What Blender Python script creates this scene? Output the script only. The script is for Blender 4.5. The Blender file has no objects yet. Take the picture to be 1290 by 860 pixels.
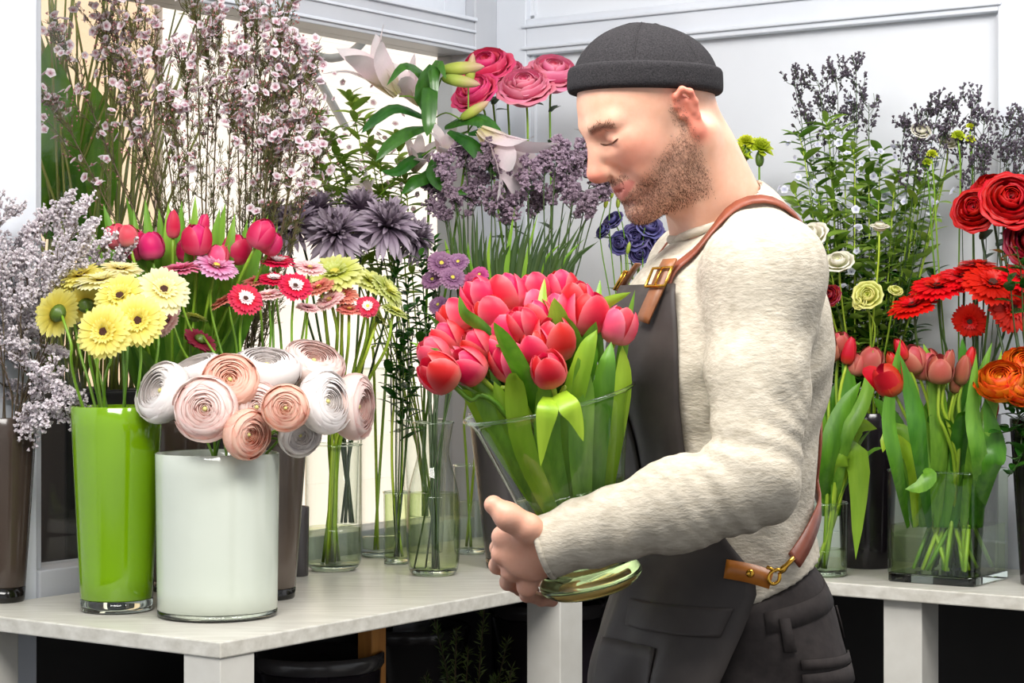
import bpy, bmesh, math, random
import numpy as np
from mathutils import Vector, Matrix, Quaternion

scene = bpy.context.scene
COL = scene.collection
PI = math.pi
random.seed(7)

# ---------------------------------------------------------------- camera
F_PX, CX, CY, CAM_Z = 2600.0, 645.0, 418.0, 1.40
cam_data = bpy.data.cameras.new('camera')
cam_data.sensor_width = 36.0
cam_data.lens = 36.0 * F_PX / 1290.0
cam_data.shift_y = -(430.0 - CY) / 1290.0
cam_data.clip_start = 0.05
cam = bpy.data.objects.new('camera', cam_data)
cam.location = (0, 0, CAM_Z)
cam.rotation_euler = (PI / 2, 0, 0)
COL.objects.link(cam)
scene.camera = cam
cam_data.dof.use_dof = False

# ---------------------------------------------------------------- world, lamps, exposure
world = bpy.data.worlds.new('world')
scene.world = world
world.use_nodes = True
wn = world.node_tree
bg = wn.nodes['Background']
bg.inputs['Color'].default_value = (0.93, 0.96, 1.0, 1)
bg.inputs['Strength'].default_value = 0.66


def area_lamp(name, loc, target, sx, sy, power, color):
    d = bpy.data.lights.new(name, 'AREA')
    d.shape = 'RECTANGLE'
    d.size, d.size_y = sx, sy
    d.energy = power
    d.color = color
    o = bpy.data.objects.new(name, d)
    o.location = loc
    o.rotation_euler = (Vector(target) - Vector(loc)).to_track_quat('-Z', 'Y').to_euler()
    COL.objects.link(o)
    return o


area_lamp('ceiling_light_shop', (-0.5, 1.9, 3.0), (-0.3, 3.6, 1.0), 1.6, 0.9, 80, (1.0, 0.97, 0.93))
area_lamp('ceiling_light_counter', (1.3, 2.6, 3.0), (0.9, 4.2, 1.1), 1.2, 0.6, 46, (1.0, 0.97, 0.94))
sun_d = bpy.data.lights.new('sun', 'SUN')
sun_d.energy = 3.4
sun_d.angle = math.radians(12)
sun_d.color = (1.0, 0.97, 0.92)
sun = bpy.data.objects.new('sun', sun_d)
sun.rotation_euler = Vector((-0.62, 0.62, -0.72)).to_track_quat('-Z', 'Y').to_euler()
COL.objects.link(sun)

vs = scene.view_settings
vs.view_transform = 'Standard'
vs.look = 'None'
vs.gamma = 1.0
vs.exposure = 0.22
vs.use_curve_mapping = False
scene.cycles.max_bounces = 9
scene.cycles.diffuse_bounces = 3
scene.cycles.glossy_bounces = 3
scene.cycles.transmission_bounces = 6
scene.cycles.transparent_max_bounces = 24
scene.cycles.caustics_reflective = False
scene.cycles.caustics_refractive = False
scene.cycles.sample_clamp_indirect = 4.0

# ---------------------------------------------------------------- frames of reference
TABLE_Z = 0.85
A0 = Vector((-0.517, 3.66, 0))                  # near corner of the left counter
TH = math.radians(35)
UD = Vector((math.sin(TH), math.cos(TH), 0))    # along the window wall, away from the camera
VD = Vector((math.cos(TH), -math.sin(TH), 0))   # along the panelled wall, to the right
U_WALL, V_WALL, U_SHELF = 1.90, -0.761, 1.421


def L(u, v, z):
    return A0 + UD * u + VD * v + Vector((0, 0, z))


def W(px, py, Y):
    """the point seen at a photo pixel, at depth Y"""
    return Vector(((px - CX) / F_PX * Y, Y, CAM_Z - (py - CY) / F_PX * Y))


# ---------------------------------------------------------------- helpers
def lin(r, g, b):
    f = lambda c: (c / 255 / 12.92) if c / 255 <= 0.04045 else ((c / 255 + 0.055) / 1.055) ** 2.4
    return (f(r), f(g), f(b), 1.0)


def link(o, parent=None):
    COL.objects.link(o)
    if parent is not None:
        o.parent = parent
    return o


def tag(o, label=None, cat=None, group=None, kind=None):
    if label: o['label'] = label
    if cat: o['category'] = cat
    if group: o['group'] = group
    if kind: o['kind'] = kind
    return o


def empty(name, loc, label=None, cat=None, group=None):
    o = bpy.data.objects.new(name, None)
    o.empty_display_size = 0.02
    o.location = loc
    link(o)
    return tag(o, label, cat, group)


def mesh_data(name, verts, faces, mat=None, smooth=True, grad=None):
    me = bpy.data.meshes.new(name)
    me.from_pydata([tuple(v) for v in verts], [], [tuple(f) for f in faces])
    if smooth:
        me.polygons.foreach_set('use_smooth', [True] * len(me.polygons))
    if grad is not None:
        at = me.attributes.new('grad', 'FLOAT_VECTOR', 'POINT')
        at.data.foreach_set('vector', np.asarray(grad, dtype=np.float32).ravel())
    if mat: me.materials.append(mat)
    me.update()
    return me


class MB:
    """collects shapes and links them as one mesh"""
    def __init__(self):
        self.v, self.f, self.g = [], [], []

    def add(self, verts, faces, grad=None):
        n = len(self.v)
        self.v += [Vector(v) for v in verts]
        self.f += [tuple(i + n for i in f) for f in faces]
        self.g += list(grad) if grad is not None else [(0.5, 0.0, 0.0)] * len(verts)
        return self

    def tube(self, pts, rad, sides=6, cap=True, g0=0.0, g1=1.0):
        v, f = tube(pts, rad, sides, cap)
        n = len(pts)
        g = []
        for i in range(n):
            g += [(g0 + (g1 - g0) * i / max(1, n - 1), 0, 0)] * sides
        return self.add(v, f, g)

    def box(self, o, x, y, z):
        """box with corner o and edge vectors x y z"""
        o, x, y, z = Vector(o), Vector(x), Vector(y), Vector(z)
        v = [o, o + x, o + x + y, o + y, o + z, o + x + z, o + x + y + z, o + y + z]
        f = [(0, 3, 2, 1), (4, 5, 6, 7), (0, 1, 5, 4), (1, 2, 6, 5), (2, 3, 7, 6), (3, 0, 4, 7)]
        return self.add(v, f)

    def build(self, name, mat, parent=None, base=None, smooth=True, bevel=0):
        b = Vector(base) if base is not None else (Vector(parent.location) if parent is not None else Vector((0, 0, 0)))
        me = mesh_data(name, [v - b for v in self.v], self.f, mat, smooth, self.g)
        o = bpy.data.objects.new(name, me)
        if parent is None: o.location = b
        link(o, parent)
        if bevel:
            m = o.modifiers.new('bevel', 'BEVEL')
            m.width, m.segments, m.limit_method = bevel, 2, 'ANGLE'
        return o


def tube(pts, rad, sides=6, cap=True):
    pts = [Vector(p) for p in pts]
    n = len(pts)
    if not hasattr(rad, '__len__'): rad = [rad] * n
    t0 = (pts[1] - pts[0]).normalized()
    ref = Vector((0, 0, 1)) if abs(t0.z) < 0.9 else Vector((1, 0, 0))
    s = t0.cross(ref).normalized()
    verts, faces = [], []
    for i in range(n):
        t = (pts[min(i + 1, n - 1)] - pts[max(i - 1, 0)])
        t = t.normalized() if t.length > 1e-9 else t0
        s = (s - t * s.dot(t))
        s = s.normalized() if s.length > 1e-6 else t.orthogonal().normalized()
        b = t.cross(s)
        for k in range(sides):
            a = 2 * PI * k / sides
            verts.append(pts[i] + (s * math.cos(a) + b * math.sin(a)) * rad[i])
    for i in range(n - 1):
        for k in range(sides):
            k2 = (k + 1) % sides
            faces.append((i * sides + k, i * sides + k2, (i + 1) * sides + k2, (i + 1) * sides + k))
    if cap:
        faces.append(tuple(range(sides - 1, -1, -1)))
        faces.append(tuple((n - 1) * sides + k for k in range(sides)))
    return verts, faces


def catmull(P, n):
    P = [Vector(p) for p in P]
    if len(P) == 2:
        return [P[0].lerp(P[1], i / n) for i in range(n + 1)]
    P = [P[0] * 2 - P[1]] + P + [P[-1] * 2 - P[-2]]
    out = []
    segs = len(P) - 3
    for j in range(n + 1):
        x = j / n * segs
        i = min(int(x), segs - 1)
        t = x - i
        a, b, c, d = P[i], P[i + 1], P[i + 2], P[i + 3]
        out.append(0.5 * ((2 * b) + (c - a) * t + (2 * a - 5 * b + 4 * c - d) * t * t + (3 * b - a - 3 * c + d) * t ** 3))
    return out


def lathe(profile, seg=40, close=False):
    """profile: [(r, z)]"""
    verts, faces = [], []
    n = len(profile)
    for r, z in profile:
        for k in range(seg):
            a = 2 * PI * k / seg
            verts.append(Vector((r * math.cos(a), r * math.sin(a), z)))
    for i in range(n - 1):
        for k in range(seg):
            k2 = (k + 1) % seg
            faces.append((i * seg + k, i * seg + k2, (i + 1) * seg + k2, (i + 1) * seg + k))
    if close:
        faces.append(tuple(range(seg - 1, -1, -1)))
        faces.append(tuple((n - 1) * seg + k for k in range(seg)))
    return verts, faces


def leaf_strip(path, width, nrm, fold=0.25, n=9, shape=None, across=(-1, -0.5, 0, 0.5, 1), twist=0.0):
    """a blade along a path; returns verts, faces, grad"""
    pts = catmull(path, n)
    nrm = Vector(nrm).normalized()
    verts, faces, grad = [], [], []
    m = len(across)
    for i, p in enumerate(pts):
        t = i / n
        tg = (pts[min(i + 1, n)] - pts[max(i - 1, 0)]).normalized()
        s = tg.cross(nrm)
        s = s.normalized() if s.length > 1e-5 else tg.orthogonal().normalized()
        if twist: s = Quaternion(tg, twist * t) @ s
        nn = s.cross(tg)
        w = width * (shape(t) if shape else math.sin(PI * min(1, (t * 0.92 + 0.08))) ** 0.75)
        for a in across:
            verts.append(p + s * a * w * 0.5 + nn * fold * abs(a) * w * 0.5)
            grad.append((t, abs(a), 0))
    for i in range(n):
        for k in range(m - 1):
            q = i * m + k
            faces.append((q, q + 1, q + m + 1, q + m))
    return verts, faces, grad


def frame(dirv, roll=0.0):
    """3x3 whose z axis is dirv"""
    z = Vector(dirv).normalized()
    x = z.orthogonal().normalized()
    x = Quaternion(z, roll) @ x
    y = z.cross(x)
    return Matrix((x, y, z)).transposed()


def xf(pos, rot3=None, s=1.0):
    m = Matrix.Translation(Vector(pos))
    if rot3 is not None: m = m @ rot3.to_4x4()
    sc = s if hasattr(s, '__len__') else (s, s, s)
    return m @ Matrix.Diagonal((sc[0], sc[1], sc[2], 1))


def inst(name, me, parent, m, mat=None):
    """a part that shares mesh data; m is in the parent's frame"""
    o = bpy.data.objects.new(name, me)
    link(o, parent)
    o.matrix_local = m
    if mat is not None:
        o.material_slots[0].link = 'OBJECT'
        o.material_slots[0].material = mat
    return o


def rnd(a, b):
    return random.uniform(a, b)


def rvec(s):
    return Vector((rnd(-s, s), rnd(-s, s), rnd(-s, s)))
# ---------------------------------------------------------------- materials
def new_mat(name):
    m = bpy.data.materials.new(name)
    m.use_nodes = True
    nt = m.node_tree
    p = nt.nodes['Principled BSDF']
    return m, nt, p


def noise(nt, scale, detail=3, rough=0.55, vec=None, coord='Object', stretch=None):
    tc = nt.nodes.new('ShaderNodeTexCoord')
    n = nt.nodes.new('ShaderNodeTexNoise')
    n.inputs['Scale'].default_value = scale
    n.inputs['Detail'].default_value = detail
    n.inputs['Roughness'].default_value = rough
    src = tc.outputs[coord]
    if stretch:
        mp = nt.nodes.new('ShaderNodeMapping')
        mp.inputs['Scale'].default_value = stretch
        nt.links.new(src, mp.inputs['Vector'])
        src = mp.outputs['Vector']
    nt.links.new(src, n.inputs['Vector'])
    return n


def ramp(nt, src, stops):
    r = nt.nodes.new('ShaderNodeValToRGB')
    el = r.color_ramp.elements
    while len(el) < len(stops): el.new(0.5)
    for e, (pos, c) in zip(el, stops):
        e.position = pos
        e.color = c
    nt.links.new(src, r.inputs['Fac'])
    return r.outputs['Color']


def mixc(nt, fac, a, b):
    m = nt.nodes.new('ShaderNodeMix')
    m.data_type = 'RGBA'
    for sock, val in (('Factor', fac), ('A', a), ('B', b)):
        i = [x for x in m.inputs if x.name == sock and (x.type == 'RGBA' or sock == 'Factor')]
        i = i[0]
        if isinstance(val, (tuple, list)): i.default_value = val
        elif isinstance(val, (int, float)): i.default_value = val
        else: nt.links.new(val, i)
    return [x for x in m.outputs if x.type == 'RGBA'][0]


def bump(nt, p, h, strength, dist):
    b = nt.nodes.new('ShaderNodeBump')
    b.inputs['Strength'].default_value = strength
    b.inputs['Distance'].default_value = dist
    nt.links.new(h, b.inputs['Height'])
    nt.links.new(b.outputs['Normal'], p.inputs['Normal'])


def plain(name, c1, c2=None, scale=20, rough=0.5, metal=0, bmp=0, bdist=0.002, stretch=None, spec=0.5, lo=0.3, hi=0.7):
    m, nt, p = new_mat(name)
    p.inputs['Roughness'].default_value = rough
    p.inputs['Metallic'].default_value = metal
    p.inputs['Specular IOR Level'].default_value = spec
    if c2 is None:
        c2 = tuple(x * 0.92 for x in c1[:3]) + (1,)
    n = noise(nt, scale, 4, stretch=stretch)
    nt.links.new(ramp(nt, n.outputs['Fac'], [(lo, c1), (hi, c2)]), p.inputs['Base Color'])
    if bmp: bump(nt, p, n.outputs['Fac'], bmp, bdist)
    return m


def grad_sockets(nt):
    a = nt.nodes.new('ShaderNodeAttribute')
    a.attribute_name = 'grad'
    s = nt.nodes.new('ShaderNodeSeparateXYZ')
    nt.links.new(a.outputs['Vector'], s.inputs['Vector'])
    return s.outputs['X'], s.outputs['Y'], s.outputs['Z']


def translucent_out(nt, p, col, amount):
    t = nt.nodes.new('ShaderNodeBsdfTranslucent')
    nt.links.new(col, t.inputs['Color'])
    mx = nt.nodes.new('ShaderNodeMixShader')
    mx.inputs[0].default_value = amount
    nt.links.new(p.outputs[0], mx.inputs[1])
    nt.links.new(t.outputs[0], mx.inputs[2])
    out = [n for n in nt.nodes if n.type == 'OUTPUT_MATERIAL'][0]
    nt.links.new(mx.outputs[0], out.inputs['Surface'])


def vary(nt, col, amt_v=0.12, amt_h=0.012):
    oi = nt.nodes.new('ShaderNodeObjectInfo')
    mr = nt.nodes.new('ShaderNodeMapRange')
    mr.inputs['To Min'].default_value = 1 - amt_v
    mr.inputs['To Max'].default_value = 1 + amt_v
    nt.links.new(oi.outputs['Random'], mr.inputs['Value'])
    mh = nt.nodes.new('ShaderNodeMapRange')
    mh.inputs['To Min'].default_value = 0.5 + amt_h
    mh.inputs['To Max'].default_value = 0.5 - amt_h
    nt.links.new(oi.outputs['Random'], mh.inputs['Value'])
    hs = nt.nodes.new('ShaderNodeHueSaturation')
    nt.links.new(mr.outputs[0], hs.inputs['Value'])
    nt.links.new(mh.outputs[0], hs.inputs['Hue'])
    nt.links.new(col, hs.inputs['Color'])
    return hs.outputs['Color']


def petal_mat(name, base, mid, tip, edge=None, edge_amt=0.6, rough=0.45, trans=0.25, var=0.12, vein=0.12, hue=0.012):
    """colour along the petal (base, mid, tip) and towards its edge"""
    m, nt, p = new_mat(name)
    gx, gy, gz = grad_sockets(nt)
    c = ramp(nt, gx, [(0.0, base), (0.45, mid), (1.0, tip)])
    if edge is not None:
        pw = nt.nodes.new('ShaderNodeMath'); pw.operation = 'POWER'
        nt.links.new(gy, pw.inputs[0]); pw.inputs[1].default_value = 2.5
        ml = nt.nodes.new('ShaderNodeMath'); ml.operation = 'MULTIPLY'
        nt.links.new(pw.outputs[0], ml.inputs[0]); ml.inputs[1].default_value = edge_amt
        c = mixc(nt, ml.outputs[0], c, edge)
    n = noise(nt, 9, 4, stretch=(6, 6, 0.8))
    dark = mixc(nt, vein, c, (0.0, 0.0, 0.0, 1))
    c = mixc(nt, n.outputs['Fac'], c, dark)
    c = vary(nt, c, var, hue)
    nt.links.new(c, p.inputs['Base Color'])
    p.inputs['Roughness'].default_value = rough
    p.inputs['Specular IOR Level'].default_value = 0.35
    translucent_out(nt, p, c, trans)
    return m


def leaf_mat(name, dark, light, rough=0.38, trans=0.25, spec=0.5, var=0.18):
    m, nt, p = new_mat(name)
    gx, gy, gz = grad_sockets(nt)
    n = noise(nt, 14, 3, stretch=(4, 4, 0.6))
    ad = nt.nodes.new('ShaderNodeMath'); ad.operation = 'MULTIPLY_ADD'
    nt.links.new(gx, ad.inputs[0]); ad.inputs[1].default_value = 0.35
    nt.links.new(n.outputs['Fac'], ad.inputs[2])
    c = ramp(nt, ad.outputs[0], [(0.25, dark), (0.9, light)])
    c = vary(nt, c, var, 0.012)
    nt.links.new(c, p.inputs['Base Color'])
    p.inputs['Roughness'].default_value = rough
    p.inputs['Specular IOR Level'].default_value = spec
    translucent_out(nt, p, c, trans)
    return m


def thin_glass(name, tint, edge, gloss=0.9, rough=0.0, blend=0.25):
    """clear thin glass: tinted see-through, mirror-like and darker at grazing angles"""
    m = bpy.data.materials.new(name)
    m.use_nodes = True
    nt = m.node_tree
    nt.nodes.remove(nt.nodes['Principled BSDF'])
    out = [n for n in nt.nodes if n.type == 'OUTPUT_MATERIAL'][0]
    lw = nt.nodes.new('ShaderNodeLayerWeight'); lw.inputs['Blend'].default_value = 0.5

    def math_(op, x, y):
        n = nt.nodes.new('ShaderNodeMath'); n.operation = op
        nt.links.new(x, n.inputs[0]); n.inputs[1].default_value = y
        return n.outputs[0]
    tr = nt.nodes.new('ShaderNodeBsdfTransparent')
    nt.links.new(mixc(nt, math_('POWER', lw.outputs['Facing'], 0.75 / blend), tint, edge), tr.inputs['Color'])
    gl = nt.nodes.new('ShaderNodeBsdfGlossy')
    gl.inputs['Color'].default_value = (gloss, gloss, gloss, 1)
    gl.inputs['Roughness'].default_value = rough
    f5 = math_('MULTIPLY', math_('POWER', lw.outputs['Facing'], 4.5), 0.9)
    mx = nt.nodes.new('ShaderNodeMixShader')
    nt.links.new(math_('ADD', f5, 0.04), mx.inputs[0])
    nt.links.new(tr.outputs[0], mx.inputs[1])
    nt.links.new(gl.outputs[0], mx.inputs[2])
    nt.links.new(mx.outputs[0], out.inputs['Surface'])
    return m


def solid_glass(name, col, rough=0.02):
    m, nt, p = new_mat(name)
    p.inputs['Base Color'].default_value = col
    p.inputs['Transmission Weight'].default_value = 1.0
    p.inputs['Roughness'].default_value = rough
    p.inputs['IOR'].default_value = 1.46
    return m


M = {}
M['paint_white'] = plain('white_paint', lin(222, 226, 233), lin(212, 217, 225), scale=3, rough=0.42, bmp=0.03)
M['paint_grey'] = plain('grey_white_paint', lin(196, 199, 204), lin(184, 187, 193), scale=3, rough=0.4, bmp=0.03)
M['panel'] = plain('panel_paint', lin(224, 227, 232), lin(214, 218, 224), scale=2.2, rough=0.5)
M['counter'] = plain('whitewashed_wood', lin(216, 213, 203), lin(188, 184, 172), scale=6, rough=0.33, bmp=0.12, stretch=(1.2, 9, 9))
M['leg_white'] = plain('leg_paint', lin(214, 212, 204), lin(198, 195, 186), scale=8, rough=0.5, bmp=0.05)
M['floor'] = plain('dark_floor', lin(46, 42, 40), lin(34, 31, 30), scale=5, rough=0.5)
M['under'] = plain('black_board', lin(30, 27, 26), lin(20, 18, 18), scale=5, rough=0.7)
M['facade'] = plain('facade_plaster', lin(250, 238, 226), lin(240, 222, 208), scale=1.2, rough=0.9)
M['facade_dark'] = plain('facade_joint', lin(236, 218, 208), lin(226, 206, 196), scale=2, rough=0.9)
M['facade_pink'] = plain('facade_peach', lin(240, 208, 176), lin(232, 196, 160), scale=1, rough=0.9)
M['ring'] = plain('grey_iron', lin(150, 150, 148), lin(120, 120, 118), scale=10, rough=0.5)
M['pavement'] = plain('pavement', lin(205, 200, 195), lin(180, 176, 170), scale=4, rough=0.9)
M['pane'] = thin_glass('window_pane', (0.97, 0.98, 0.98, 1), (0.8, 0.86, 0.85, 1), gloss=0.5)
M['glass'] = thin_glass('clear_glass', (0.955, 0.97, 0.95, 1), (0.42, 0.5, 0.42, 1))
M['glass_green'] = thin_glass('greenish_glass', (0.90, 0.95, 0.86, 1), (0.30, 0.45, 0.22, 1))
M['glass_solid'] = solid_glass('thick_glass', (0.86, 0.95, 0.84, 1))
M['glass_lime'] = solid_glass('thick_lime_glass', (0.72, 0.9, 0.4, 1))
M['water'] = thin_glass('water', (0.93, 0.965, 0.86, 1), (0.72, 0.82, 0.55, 1), blend=0.35)
M['water_green'] = thin_glass('green_water', (0.90, 0.95, 0.74, 1), (0.6, 0.75, 0.3, 1), blend=0.35)
M['vase_green'] = plain('lime_glass', lin(116, 158, 6), lin(104, 146, 4), scale=2, rough=0.1, spec=0.7)
M['vase_white'] = plain('milk_glass', lin(202, 208, 196), lin(190, 197, 184), scale=2, rough=0.09, spec=0.6)
M['vase_brown'] = plain('brown_glass', lin(74, 62, 54), lin(60, 50, 44), scale=3, rough=0.16)
M['vase_taupe'] = plain('taupe_glass', lin(98, 86, 76), lin(80, 70, 62), scale=3, rough=0.16)
M['vase_dark'] = plain('charcoal_glass', lin(66, 62, 62), lin(52, 49, 50), scale=3, rough=0.22)
M['vase_black'] = plain('black_glass', lin(38, 32, 38), lin(28, 24, 28), scale=3, rough=0.15)
M['vase_foot'] = plain('black_foot', lin(24, 20, 18), lin(16, 14, 12), scale=3, rough=0.12)
M['soil'] = plain('dark_inside', lin(26, 24, 20), lin(18, 16, 14), scale=8, rough=0.9)
M['wood_orange'] = plain('orange_wood', lin(206, 140, 62), lin(178, 112, 44), scale=6, rough=0.5, stretch=(9, 9, 1))
M['foil'] = plain('crumpled_film', lin(225, 228, 232), lin(150, 152, 158), scale=30, rough=0.12, metal=0.8, bmp=1.0, bdist=0.02)
# greenery
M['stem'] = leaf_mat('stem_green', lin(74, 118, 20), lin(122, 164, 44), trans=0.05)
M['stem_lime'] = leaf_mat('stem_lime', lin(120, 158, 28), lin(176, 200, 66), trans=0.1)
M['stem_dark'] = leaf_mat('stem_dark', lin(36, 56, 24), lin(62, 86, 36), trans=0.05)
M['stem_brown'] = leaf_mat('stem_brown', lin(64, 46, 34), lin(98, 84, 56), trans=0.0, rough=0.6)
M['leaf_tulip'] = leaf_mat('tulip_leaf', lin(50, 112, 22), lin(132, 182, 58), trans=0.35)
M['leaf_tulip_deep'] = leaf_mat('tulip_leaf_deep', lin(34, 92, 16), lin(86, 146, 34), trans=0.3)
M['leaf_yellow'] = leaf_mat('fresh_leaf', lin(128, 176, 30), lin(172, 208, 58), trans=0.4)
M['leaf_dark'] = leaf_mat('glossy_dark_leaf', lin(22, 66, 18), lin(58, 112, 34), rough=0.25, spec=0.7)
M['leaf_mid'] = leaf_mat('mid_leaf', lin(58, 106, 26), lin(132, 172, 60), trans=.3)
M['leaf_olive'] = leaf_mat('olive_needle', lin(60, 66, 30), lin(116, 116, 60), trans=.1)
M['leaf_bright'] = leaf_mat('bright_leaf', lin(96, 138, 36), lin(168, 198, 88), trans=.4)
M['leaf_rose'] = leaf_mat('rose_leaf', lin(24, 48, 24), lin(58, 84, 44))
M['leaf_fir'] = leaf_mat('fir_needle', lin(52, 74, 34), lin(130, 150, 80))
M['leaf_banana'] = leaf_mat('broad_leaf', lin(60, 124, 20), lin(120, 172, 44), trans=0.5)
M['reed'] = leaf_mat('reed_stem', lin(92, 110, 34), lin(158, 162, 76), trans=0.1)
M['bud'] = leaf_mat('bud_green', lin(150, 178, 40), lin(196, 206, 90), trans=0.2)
# petals
M['tulip_red'] = petal_mat('tulip_red', lin(246, 196, 160), lin(228, 36, 72), lin(210, 14, 54), lin(252, 140, 150), 0.7, trans=0.3)
M['tulip_pink'] = petal_mat('tulip_pink', lin(250, 206, 190), lin(240, 88, 120), lin(236, 66, 104), lin(255, 170, 180), 0.5, trans=0.3)
M['tulip_magenta'] = petal_mat('tulip_magenta', lin(238, 150, 160), lin(222, 32, 96), lin(214, 24, 84), lin(248, 120, 160), 0.5, trans=0.3)
M['tulip_salmon'] = petal_mat('tulip_salmon', lin(160, 150, 88), lin(192, 92, 80), lin(184, 56, 60), lin(222, 150, 126), 0.7, trans=0.25)
M['tulip_scarlet'] = petal_mat('tulip_scarlet', lin(170, 120, 60), lin(206, 34, 26), lin(196, 16, 20), lin(230, 80, 60), 0.5, trans=0.25)
M['gerb_yellow'] = petal_mat('gerbera_yellow', lin(226, 200, 60), lin(238, 224, 100), lin(247, 240, 150), lin(242, 232, 130), 0.3, trans=.4, var=.05, vein=.06, hue=.004)
M['gerb_cream'] = petal_mat('gerbera_cream', lin(238, 222, 110), lin(246, 236, 160), lin(250, 246, 206), lin(250, 240, 190), 0.3, trans=.4, var=.05, vein=.06, hue=.004)
M['gerb_red'] = petal_mat('gerbera_red', lin(150, 6, 6), lin(214, 16, 10), lin(226, 24, 14), None, hue=.003)
M['gerb_pink'] = petal_mat('gerbera_pink', lin(232, 120, 150), lin(216, 84, 124), lin(236, 150, 180), None)
M['gerb_lilac'] = petal_mat('gerbera_lilac', lin(224, 60, 110), lin(212, 120, 160), lin(226, 176, 204), None)
M['gerb_hot'] = petal_mat('gerbera_hot', lin(196, 8, 40), lin(212, 12, 52), lin(216, 40, 84), None, hue=.004)
M['gerb_ring'] = petal_mat('gerbera_white_ring', lin(250, 232, 230), lin(252, 240, 238), lin(250, 220, 224), None, hue=.003)
M['gerb_coral'] = petal_mat('gerbera_coral', lin(222, 96, 84), lin(226, 120, 104), lin(240, 160, 140), None)
M['gerb_blush'] = petal_mat('gerbera_blush', lin(226, 70, 100), lin(244, 190, 190), lin(250, 222, 214), None)
M['gerb_green'] = petal_mat('gerbera_green', lin(178, 190, 60), lin(208, 214, 96), lin(232, 234, 160), None)
M['gerb_maroon'] = petal_mat('gerbera_maroon', lin(120, 20, 50), lin(146, 34, 70), lin(170, 60, 100), None)
M['disc_dark'] = plain('flower_eye_dark', lin(44, 16, 18), lin(84, 44, 20), scale=150, rough=0.8, bmp=0.6)
M['disc_yellow'] = plain('flower_eye_yellow', lin(196, 184, 52), lin(230, 216, 100), scale=150, rough=0.8, bmp=0.6)
M['calyx'] = leaf_mat('calyx', lin(60, 88, 28), lin(110, 136, 56), trans=0.1)
M['ran_white'] = petal_mat('ranunculus_white', lin(250, 240, 226), lin(252, 246, 242), lin(254, 250, 248), lin(252, 238, 236), 0.3, trans=0.35, var=0.03, vein=0.05, hue=0.004)
M['ran_blush'] = petal_mat('ranunculus_blush', lin(246, 220, 190), lin(250, 226, 216), lin(252, 236, 230), lin(246, 196, 190), 0.6, trans=0.35, var=0.03, vein=0.05, hue=0.004)
M['ran_peach'] = petal_mat('ranunculus_peach', lin(246, 214, 150), lin(250, 206, 180), lin(250, 214, 196), lin(240, 168, 150), 0.7, trans=0.35, var=0.04, vein=0.06, hue=0.006)
M['ran_eye'] = plain('ranunculus_eye', lin(190, 186, 96), lin(222, 210, 150), scale=120, rough=0.7)
M['ran_orange'] = petal_mat('ranunculus_orange', lin(240, 170, 30), lin(242, 140, 24), lin(236, 90, 20), lin(206, 30, 16), 0.9, trans=0.2)
M['rose_pink'] = petal_mat('rose_pink', lin(210, 30, 80), lin(238, 96, 136), lin(246, 150, 176), lin(250, 184, 200), 0.5, trans=0.25, var=0.05)
M['rose_hot'] = petal_mat('rose_hot', lin(180, 10, 60), lin(226, 36, 96), lin(236, 80, 124), lin(244, 120, 150), 0.5, trans=0.25, var=0.05)
M['rose_red'] = petal_mat('rose_red', lin(90, 0, 4), lin(170, 2, 8), lin(196, 6, 12), lin(206, 16, 20), 0.3, trans=0.1, var=0.08, hue=.003)
M['rose_maroon'] = petal_mat('rose_maroon', lin(60, 0, 8), lin(110, 4, 18), lin(136, 10, 26), lin(150, 24, 34), 0.4, trans=0.1, var=0.08)
M['lily'] = petal_mat('lily_petal', lin(222, 214, 140), lin(248, 230, 232), lin(252, 246, 246), lin(244, 222, 228), 0.5, trans=0.35, var=0.04)
M['lily_bud'] = petal_mat('lily_bud', lin(132, 164, 50), lin(196, 206, 96), lin(214, 170, 150), lin(150, 176, 60), 0.4, trans=0.25, var=0.06)
M['mum'] = petal_mat('dusky_mum', lin(80, 60, 82), lin(130, 112, 130), lin(176, 162, 174), lin(122, 102, 122), 0.5, trans=0.1, var=0.14)
M['lisi_blue'] = petal_mat('lisianthus_blue', lin(40, 36, 84), lin(66, 60, 116), lin(104, 98, 150), lin(84, 78, 130), 0.5, trans=0.15, var=0.14)
M['lisi_white'] = petal_mat('lisianthus_white', lin(206, 214, 140), lin(236, 232, 204), lin(246, 240, 228), lin(232, 214, 208), 0.4, trans=0.3, var=0.05)
M['lisi_lime'] = petal_mat('lisianthus_lime', lin(186, 196, 70), lin(220, 220, 110), lin(236, 234, 150), None, trans=0.3, var=0.06)
M['carn_lime'] = petal_mat('carnation_lime', lin(150, 176, 20), lin(196, 212, 40), lin(214, 224, 70), None, trans=0.25, var=0.06)
M['alstro'] = petal_mat('alstroemeria_mauve', lin(120, 60, 110), lin(140, 92, 132), lin(176, 130, 164), None, trans=0.2, var=0.12)
M['alstro_mag'] = petal_mat('alstroemeria_magenta', lin(140, 30, 90), lin(176, 50, 112), lin(206, 90, 140), None, trans=0.2, var=0.12)
M['floret_grey'] = petal_mat('statice_grey', lin(140, 116, 128), lin(214, 200, 206), lin(244, 238, 240), None, trans=0.2, var=0.2)
M['floret_purple'] = petal_mat('statice_purple', lin(64, 44, 62), lin(122, 100, 118), lin(176, 154, 168), None, trans=0.12, var=0.2)
M['floret_dark'] = petal_mat('limonium_dark', lin(44, 38, 46), lin(72, 64, 74), lin(104, 94, 106), None, trans=0.1, var=0.2)
M['wax'] = petal_mat('waxflower', lin(196, 110, 136), lin(240, 222, 228), lin(252, 246, 248), None, trans=0.3, var=0.1)
M['wax_bud'] = petal_mat('waxflower_bud', lin(120, 50, 56), lin(160, 84, 84), lin(206, 150, 150), None, trans=0.1, var=0.15)
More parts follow.
